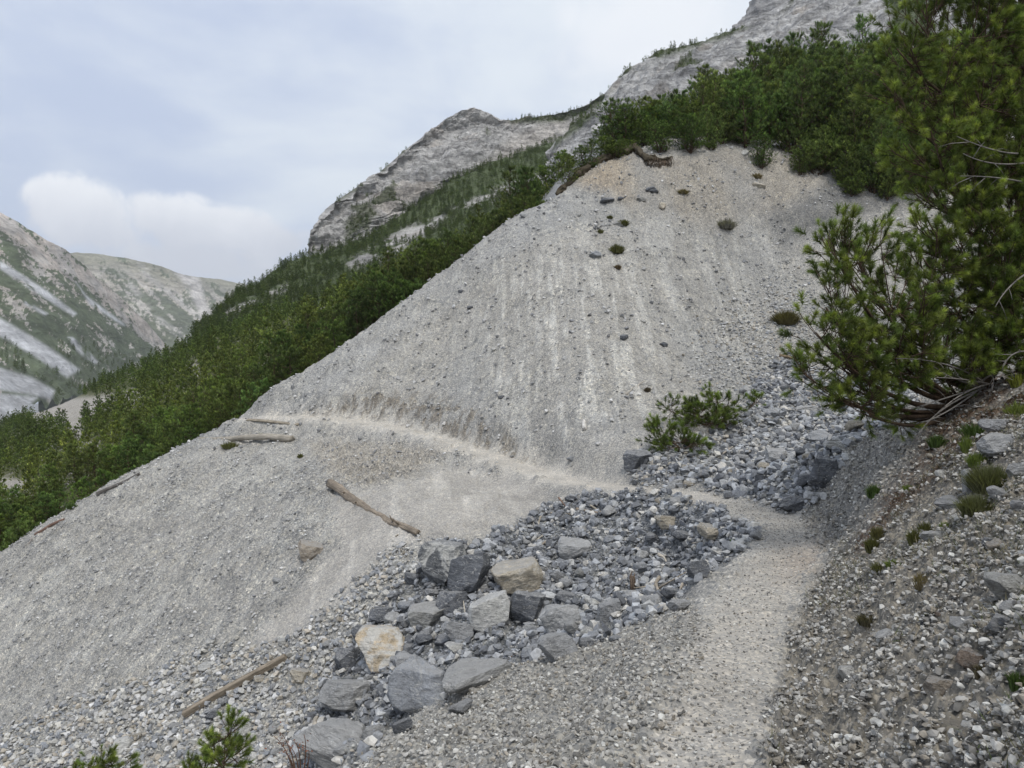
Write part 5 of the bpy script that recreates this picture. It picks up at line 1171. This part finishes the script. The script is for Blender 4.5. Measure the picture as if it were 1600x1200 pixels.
OL = (.10, .10, .035); GRN = (.07, .11, .03); YG = (.14, .18, .04); DRY = (.20, .16, .09); HEA = (.125, .13, .065)
for q in [(1228, 497, 36, 24, (.115, .10, .045), 'brown green cushion tussock on the scree left of the big pine', 'grass tuft', 'grass_tuft', 900),
          (964, 389, 20, 16, OL, 'olive grass tuft right of the blue grey rock on the scree', 'grass tuft', 'grass_tuft', 300),
          (974, 348, 16, 10, OL, 'grass tuft on the long grey ledge stone', 'grass tuft', 'grass_tuft', 200),
          (938, 361, 9, 7, OL, 'tiny grass tuft left of the long grey ledge stone', 'grass tuft', 'grass_tuft', 90),
          (953, 339, 9, 6, OL, 'tiny grass tuft above the long grey ledge stone', 'grass tuft', 'grass_tuft', 90),
          (965, 417, 10, 7, (.11, .08, .05), 'dark brown sod below the olive grass tuft', 'sod', 'sod', 120),
          (1183, 275, 14, 9, DRY, 'dry grass tuft on top of the pale rounded rock', 'grass tuft', 'grass_tuft', 160),
          (1067, 299, 16, 8, (.17, .14, .07), 'dry grass clump high in the middle of the scree', 'grass tuft', 'grass_tuft', 140),
          (1135, 350, 28, 18, (.17, .16, .14), 'faded grey grass patch in the upper scree bowl', 'grass tuft', 'grass_tuft', 260),
          (1012, 608, 10, 7, (.09, .07, .05), 'dark sod above the dwarf pines', 'sod', 'sod', 90),
          (360, 695, 26, 12, (.12, .12, .05), 'faded plant under the log on the shoulder', 'grass tuft', 'grass_tuft', 160),
          (408, 680, 10, 8, GRN, 'small green plant behind the log on the shoulder', 'herb', 'herb', 60),
          (469, 712, 10, 8, OL, 'tiny plant below the right end of the shoulder log', 'herb', 'herb', 60),
          (112, 790, 16, 10, GRN, 'small green plant near the left slope edge', 'herb', 'herb', 90),
          (1463, 687, 26, 20, GRN, 'green herb at the edge of the pine litter', 'herb', 'herb', 120),
          (1522, 672, 40, 26, GRN, 'green leafy herb above the bright green herb on the bank', 'herb', 'herb', 160),
          (1511, 692, 20, 28, YG, 'bright green herb standing in the bank litter', 'herb', 'herb', 90),
          (1526, 716, 30, 24, YG, 'bright yellow green herb above the upright slab', 'herb', 'herb', 110),
          (1590, 593, 26, 22, (.25, .27, .05), 'yellow flowering plant at the right edge under the pine', 'flowering plant', 'flowering_plant', 90),
          (1590, 640, 34, 28, (.16, .19, .045), 'yellow green plant below the flowering plant at the edge', 'herb', 'herb', 150),
          (1546, 748, 58, 44, HEA, 'large olive heather cushion right of the upright slab', 'heather', 'heather', 1100),
          (1526, 790, 48, 36, HEA, 'olive heather cushion below the upright slab', 'heather', 'heather', 800),
          (1366, 766, 22, 22, GRN, 'dark green herb on the lip of the earth spur', 'herb', 'herb', 160),
          (1420, 762, 16, 12, YG, 'small pale green herb right of the earth spur herb', 'herb', 'herb', 70),
          (1430, 838, 22, 24, OL, 'olive grass tuft left of the long pale stone', 'grass tuft', 'grass_tuft', 200),
          (1446, 825, 20, 22, OL, 'olive grass tuft touching the long pale stone', 'grass tuft', 'grass_tuft', 160),
          (1362, 850, 20, 22, OL, 'grass tuft on the bank beside the path bend', 'grass tuft', 'grass_tuft', 180),
          (1372, 832, 22, 20, (.13, .12, .05), 'faded grass tuft behind the tuft beside the path bend', 'grass tuft', 'grass_tuft', 160),
          (1394, 880, 18, 14, YG, 'small bright plant on the bank above the path', 'herb', 'herb', 70),
          (1375, 886, 26, 16, OL, 'olive plant patch beside the small bright plant', 'herb', 'herb', 120),
          (1478, 820, 18, 10, YG, 'pale green plant behind the long pale stone', 'herb', 'herb', 70),
          (1590, 1060, 26, 26, GRN, 'small green herb at the right edge of the lower bank', 'herb', 'herb', 90),
          (1440, 905, 22, 24, DRY, 'dry grey grass tuft above the cream oval stone', 'grass tuft', 'grass_tuft', 140),
          (1535, 1045, 26, 16, (.12, .10, .07), 'dark dry sod beside the reddish brown stone', 'sod', 'sod', 140),
          (1145, 845, 8, 8, GRN, 'lone tiny green tuft at the right rim of the rubble', 'grass tuft', 'grass_tuft', 60),
          (1355, 965, 30, 14, (.12, .105, .07), 'dark dry grass on the bank beside the path', 'grass tuft', 'grass_tuft', 140)]:
    tussock(*q)
# undergrowth and litter on the bank: uncountable
def strands(name, weight, n, ln, colr, label, cat, wd=.0022, flatness=.3):
    p, k = sample(weight, n); a = rng.random(n) * 6.28; l = ln * rng.uniform(.4, 1.2, n)
    d = np.stack([np.cos(a), np.sin(a), rng.random(n) * flatness], 1) * l[:, None]; side = np.stack([-np.sin(a), np.cos(a), np.zeros(n)], 1) * wd
    p = p + np.array([0, 0, .006]); v = np.stack([p - side, p + side, p + d], 1).reshape(-1, 3)
    c = np.repeat(np.array(colr)[rng.integers(0, len(colr), n)] * rng.uniform(.6, 1.4, (n, 1)), 3, 0)
    return tag(link(name, make_mesh(name, v, np.arange(n * 3).reshape(-1, 3), False, {'Col': c}), PLAIN), label, cat, kind='stuff')
strands('needle_litter', mk['litter'], 22000, .05, [(.16, .075, .04), (.11, .06, .035), (.2, .11, .06)], 'rust brown pine needle litter under the big pine', 'needle litter')
veg = np.maximum(mk['bank'] * sstep(gpy, 1000, 780) * sstep(nB + nA * .5, .05, .5), mk['bank'] * sstep(nB + nA, .5, .9) * .6)
strands('undergrowth', veg, 16000, .055, [(.10, .10, .045), (.15, .13, .075), (.07, .09, .03), (.19, .16, .11)], 'sparse low grass and moss between the stones of the right bank', 'undergrowth', .0022, 1.2)

# ------------------------------------------------------------------ driftwood, logs and planks
def log(px0, py0, px1, py1, r0, r1, label, name='log', cat='log', tint=(.36, .31, .25), stubs=0, bend=0.0, lift=.5, rough=.16, grp=None, sides=14, dd=(0, 0)):
    a = hit(px0, py0); b = hit(px1, py1)
    a = P(px0, py0, a[1] + dd[0]); b = P(px1, py1, b[1] + dd[1]); a = a + np.array([0, 0, r0 * lift]); b = b + np.array([0, 0, r1 * lift])
    tq = np.linspace(0, 1, 15); li = max(0, max(ground_z(*(a + (b - a) * q)[:2]) - (a + (b - a) * q)[2] - 0 * r0 for q in tq)); a[2] += li * .8; b[2] += li * .8
    L = np.linalg.norm(b - a); n = 40; x = np.linspace(0, L, n); mb = MB()
    c = np.stack([x, bend * L * np.sin(x / L * 3.14), .02 * L * np.sin(x / L * 5 + px0)], 1); c[:, 2] -= c[:, 2].mean()
    th = np.arange(sides) * 2 * np.pi / sides; rad = np.interp(x, [0, L], [r0, r1]); q = np.stack([np.repeat(x[:, None] * 1.2, sides, 1), np.cos(th)[None] * 1.3 + 0 * x[:, None], np.sin(th)[None] * 1.3 + px0 * .1 + 0 * x[:, None]], -1)
    rr = rad[:, None] * (1 + rough * fbm3(q, 4, .6) + rough * .5 * perlin3(q * np.array([.6, 5, 5])))
    v = np.stack([c[:, None, 0] + 0 * rr, c[:, None, 1] + rr * np.cos(th)[None], c[:, None, 2] + rr * np.sin(th)[None]], -1)
    v[0, :, 0] += rng.normal(0, r0 * .35, sides); v[-1, :, 0] += rng.normal(0, r1 * .5, sides); v = v.reshape(-1, 3)
    i = np.arange(n - 1)[:, None] * sides + np.arange(sides)[None]; j = np.arange(n - 1)[:, None] * sides + (np.arange(sides)[None] + 1) % sides
    f = np.concatenate([np.stack([i, j, j + sides], -1).reshape(-1, 3), np.stack([i, j + sides, i + sides], -1).reshape(-1, 3)])
    v = np.concatenate([v, c[:1], c[-1:]]); k = np.arange(sides)
    f = np.concatenate([f, np.stack([np.full(sides, n * sides), (k + 1) % sides, k], 1), np.stack([np.full(sides, n * sides + 1), (n - 1) * sides + k, (n - 1) * sides + (k + 1) % sides], 1)])
    mb.add(v, f, (1, 1, 1))
    o = link(name, mb.mesh(name), WOOD); X = Vector(b - a).normalized(); Z = Vector((0, -.3, 1)); Y = Z.cross(X).normalized(); Z = X.cross(Y)
    o.matrix_world = Matrix.Translation(Vector(a)) @ Matrix((X, Y, Z)).transposed().to_4x4(); o.color = (*tint, 1)
    for s in range(stubs):
        m2 = MB(); t = rng.uniform(.1, .9); p = c[int(t * (n - 1))]; d = np.array([rng.normal(0, .4), rng.normal(), rng.normal()]); d /= np.linalg.norm(d)
        m2.tube(np.array([p, p + d * r0 * 1.4, p + d * r0 * rng.uniform(1.9, 2.8) + np.array([r0, 0, 0])]), [r0 * .28, r0 * .2, r0 * .08], (1, 1, 1), 5); w_ = link('branch_stub', m2.mesh('branch_stub'), WOOD, o); w_.color = (*tint, 1)
    return tag(o, label, cat, grp)
log(312, 684, 457, 690, .075, .12, 'pale weathered log lying level on the shoulder below the path', stubs=3, tint=(.36, .325, .27))
log(517, 763, 654, 838, .105, .06, 'brown splintered log slanting down the slope to the boulder pile', stubs=6, tint=(.27, .225, .175), rough=.45, lift=.25)
log(913, 673, 912, 659, .055, .05, 'short whitish log stump lying on the lower scree', tint=(.62, .59, .54))
log(152, 776, 217, 743, .06, .045, 'dark fallen trunk lying along the left slope edge', tint=(.13, .12, .11), stubs=2)
log(55, 835, 100, 812, .05, .04, 'reddish dead trunk at the far left slope edge', tint=(.20, .13, .10), stubs=2, name='log')
def plank(px0, py0, px1, py1, wd, th, label, tint, tilt=0.0, dd=(0, 0), up=0.0):
    a = hit(px0, py0); b = hit(px1, py1); a = P(px0, py0, a[1] + dd[0]); b = P(px1, py1, b[1] + dd[1]); L = np.linalg.norm(b - a)
    bm = bmesh.new(); bmesh.ops.create_cube(bm, size=1)
    for v in bm.verts: v.co = Vector(((v.co.x + .5) * L, v.co.y * wd, v.co.z * th))
    bmesh.ops.subdivide_edges(bm, edges=[e for e in bm.edges if abs((e.verts[0].co - e.verts[1].co).x) > .1], cuts=12)
    bmesh.ops.bevel(bm, geom=[e for e in bm.edges if len(e.link_faces) == 2 and e.calc_face_angle(0) > 1], offset=.006, segments=2, affect='EDGES')
    for v in bm.verts: v.co.z += .012 * math.sin(v.co.x * 2.1); v.co.y += .01 * math.sin(v.co.x * 1.3)
    bmesh.ops.triangulate(bm, faces=bm.faces); bm.verts.index_update(); vv = np.array([v.co[:] for v in bm.verts]); ff = np.array([[v.index for v in f.verts] for f in bm.faces]); bm.free()
    o = link('plank', make_mesh('plank', vv, ff, False, {'Col': np.ones((len(vv), 3))}), WOOD); X = Vector(b - a).normalized(); Z = Vector((0, -.45 + tilt, 1)); Y = Z.cross(X).normalized(); Z = X.cross(Y)
    o.matrix_world = Matrix.Translation(Vector(a) + Vector((0, 0, th * .5 + up))) @ Matrix((X, Y, Z)).transposed().to_4x4(); o.color = (*tint, 1); return tag(o, label, 'plank')
plank(287, 1127, 446, 1037, .10, .11, 'long squared plank lying across the gravel fan at the lower left', (.30, .25, .19), up=.07)
plank(386, 657, 467, 664, .10, .05, 'grey flat plank on the shoulder above the pale log', (.30, .26, .20), -.5)
def stick(pts, r, label, tint=(.42, .37, .30), twigs=2, grp=None):
    g = [hit(x, y) for x, y in pts]; d = np.mean([q[1] for q in g]); w3 = np.array([P(x, y, .5 * d + .5 * q[1]) for (x, y), q in zip(pts, g)]); base = w3[0].copy(); w3 = w3 - base; w3[:, 2] += r
    t = np.linspace(0, len(w3) - 1, 18); c = np.stack([np.interp(t, np.arange(len(w3)), w3[:, k]) for k in range(3)], 1)
    for _ in range(2): c[1:-1] = .25 * c[:-2] + .5 * c[1:-1] + .25 * c[2:]
    mb = MB(); mb.tube(c, np.linspace(r, r * .45, 18), (1, 1, 1), 7); L = np.linalg.norm(c[-1])
    for _ in range(twigs):
        k = rng.integers(5, 16); v = rng.normal(0, .12 * L, 3); v[2] = abs(v[2]) * .5; mb.tube(np.array([c[k], c[k] + v * .5, c[k] + v]), [r * .5, r * .35, r * .15], (1, 1, 1), 4)
    o = link('stick', mb.mesh('stick'), WOOD, loc=base); o.color = (*tint, 1); return tag(o, label, 'stick', grp)
stick([(873, 779), (880, 788), (893, 803)], .022, 'reddish brown stick standing up at the top of the rubble', (.22, .15, .11), 1)
stick([(860, 803), (890, 804), (915, 815)], .022, 'pale horizontal branch at the top left of the rubble', (.42, .36, .28))
stick([(917, 788), (930, 796), (952, 811)], .025, 'pale straight stick at the top of the rubble', (.45, .40, .32), 1)
stick([(900, 797), (918, 801), (935, 803), (945, 812)], .03, 'brownish bent branch behind the pale straight stick', (.30, .24, .18))
stick([(845, 808), (841, 820), (847, 835), (850, 846)], .022, 'pale curved branch at the left of the rubble', (.44, .39, .31))
stick([(848, 838), (835, 848), (822, 856)], .02, 'thin pale stick below the pale curved branch', (.44, .40, .33))
stick([(852, 848), (842, 856), (830, 862)], .02, 'thin brown stick lowest of the left stick group', (.34, .29, .23))
stick([(1028, 868), (1038, 874), (1045, 890)], .03, 'curved whitish stick in the middle of the rubble', (.55, .50, .42), 0)
stick([(1030, 905), (1024, 915), (1030, 930), (1034, 938)], .03, 'tangled pale roots right of the upright stump', (.42, .36, .28), 4)
stick([(1066, 915), (1062, 925)], .02, 'short pale stick near the square dark boulder', (.46, .40, .32), 1)
stick([(1082, 848), (1084, 838), (1085, 822)], .008, 'thin dry stem standing beside the flat dark slab', (.5, .46, .38), 0)
stick([(1082, 850), (1100, 846), (1125, 848)], .012, 'thin pale stick lying right of the flat dark slab', (.45, .4, .33), 1)
stick([(724, 940), (729, 975), (731, 1010)], .009, 'thin dry stem hanging down in front of the grey ledge', (.5, .45, .36), 0)
stick([(780, 1045), (790, 1036), (798, 1028)], .02, 'bark piece with dry leaves by the dirt covered slab', (.28, .19, .12), 3)
stick([(978, 618), (985, 612), (990, 606)], .03, 'small pale root on the scree above the dwarf pines', (.46, .42, .36), 0)
stick([(995, 610), (998, 602), (1008, 596)], .03, 'curved pale root beside the small pale root on the scree', (.46, .42, .36), 0)
stick([(1104, 724), (1125, 714), (1145, 700)], .035, 'pale driftwood branch lying below the green dwarf pine', (.44, .39, .33), 3)
stick([(1255, 640), (1270, 634), (1285, 628)], .03, 'dead branch lying in the top of the upper gully', (.36, .30, .24), 3)
stick([(1238, 617), (1246, 615), (1252, 622)], .035, 'little pale root knot in the upper gully left of the dead branch', (.46, .40, .32), 4)
stick([(1218, 558), (1232, 560), (1246, 566)], .06, 'rotten brown log piece on the scree left of the pine branches', (.24, .18, .12), 1)
stick([(115, 765), (122, 755), (128, 745)], .02, 'thin grey dead stem leaning at the left slope edge', (.34, .32, .30), 3)
stick([(74, 808), (76, 800), (70, 790), (60, 792)], .03, 'twisted grey dead branch at the left slope edge', (.34, .31, .28), 4)
stick([(38, 855), (46, 850), (50, 840)], .03, 'curved grey root at the far left edge of the slope', (.34, .31, .28), 3)
stick([(1472, 762), (1482, 750), (1480, 742)], .006, 'thin forked twig standing on the upper right bank', (.45, .41, .35), 2)
stick([(1478, 704), (1486, 698), (1484, 684)], .006, 'thin dry twig at the litter edge of the right bank', (.40, .34, .28), 2)
stick([(1530, 815), (1524, 808), (1526, 800)], .006, 'thin pale twig below the heather', (.5, .46, .40), 1)
# upright rotten stump in the rubble
g = hit(988, 925); mb = MB(); h = 32 * g[1] / F
for i in range(9):
    x = rng.normal(0, .025); mb.tube(np.array([[x, 0, -.05], [x * 1.1 + rng.normal(0, .01), rng.normal(0, .02), h * rng.uniform(.5, .75)], [x * 1.2 + rng.normal(0, .015), rng.normal(0, .02), h * rng.uniform(.75, 1.05)]]), [.022, .016, .006], (1, 1, 1), 5)
o = link('stump', mb.mesh('stump'), WOOD, loc=g); o.color = (.2, .15, .11, 1); tag(o, 'splintered brown stump standing upright in the rubble', 'stump')
# reddish dry plant by the bottom edge
g0 = P(465, 1290, 5.3); g0[2] = ground_z(g0[0], g0[1]); mb = MB(); lf = MB()
for (x, y) in [(436, 1142), (428, 1150), (452, 1165), (475, 1148), (440, 1172), (482, 1172), (460, 1158)]:
    e = P(x, y, 5.2) - g0; q = bez(np.zeros(3), e * .5 + np.array([.06, 0, .12]), e, 10); mb.tube(q, np.linspace(.006, .0022, 10), (.16, .09, .06), 4)
    for k in range(9):
        p = q[rng.integers(6, 10)] + rng.normal(0, .025, 3); n_ = rng.normal(size=3); n_ /= np.linalg.norm(n_); m_ = np.cross(n_, rng.normal(size=3)); m_ /= np.linalg.norm(m_)
        lf.add(np.array([p, p + n_ * .012 + m_ * .005, p + n_ * .022, p + n_ * .012 - m_ * .005]), [[0, 1, 2], [0, 2, 3]], np.array([.22, .085, .05]) * rng.uniform(.6, 1.4))
root = bpy.data.objects.new('dry_bush', None); C.objects.link(root); root.location = g0
link('twigs', mb.mesh('twigs'), BARK, root); link('leaves', lf.mesh('leaves', False), LEAF, root); tag(root, 'thin reddish dry bush at the bottom edge in front of the dusty slab', 'dry bush')
# fallen pine top with faded needles at the left edge
# turf and root overhang on the rim
mb = MB(); rp = [(868, 300), (888, 288), (905, 270), (925, 252), (945, 245), (965, 241), (990, 243), (1010, 250), (1030, 250), (1050, 246)]
def crest_pt(x):
    c = np.argmin(abs(PXC - x)); m = np.nonzero((DR > 31) & (DR < 37.6))[0]; k = m[np.argmin(gpy[m, c])]; return np.array([GX[k, c], GY[k, c], GZ[k, c]])
w3 = np.array([crest_pt(x) if x < 1000 else hit(x, y + 4) for x, y in rp]); base = w3[0].copy(); c = w3 - base; t = np.linspace(0, len(c) - 1, 70); c = np.stack([np.interp(t, np.arange(len(c)), c[:, k]) for k in range(3)], 1)
c[:, 1] -= .15
c += np.stack([fbm2(t * .9, t * 0 + k * 7, 3) * .10 for k in range(3)], 1); c[:, 2] += .12; c[:, 1] -= .1
mb.tube(c, (.19 + .11 * fbm2(t * 1.7, t * 0 + 3, 3) + .05 * fbm2(t * 6, t * 0 + 5, 2)) * np.interp(t / t[-1], [0, .06, .7, 1], [.3, 1, .8, .05]) + .01, (.075, .062, .042), 18)
mb.v[0] = mb.v[0] + np.stack([fbm3(mb.v[0] * 2.2 + 20 * k, 4, .65) for k in range(3)], 1) * np.array([.10, .16, .12]) - np.array([0, 0, .05])
roots = MB()
for k in range(420):
    i = rng.integers(8, 69); p = c[i] + np.array([0, -.12, -.05]); l = rng.uniform(.15, .55) * (1.2 if i > 30 else .7)
    p = p + np.array([0, .09, .03]); roots.tube(np.array([p, p + np.array([rng.normal(0, .05), -.05, -l * .5]), p + np.array([rng.normal(0, .12), rng.normal(0, .05), -l])]), [.014, .01, .004], np.array([.12, .09, .065]) * rng.uniform(.6, 1.6), 3)
root = bpy.data.objects.new('turf_overhang', None); C.objects.link(root); root.location = base
link('turf', mb.mesh('turf'), BARK, root); link('roots', roots.mesh('roots'), BARK, root); tag(root, 'dark overhanging turf edge with hanging roots at the top of the scree', 'turf overhang')
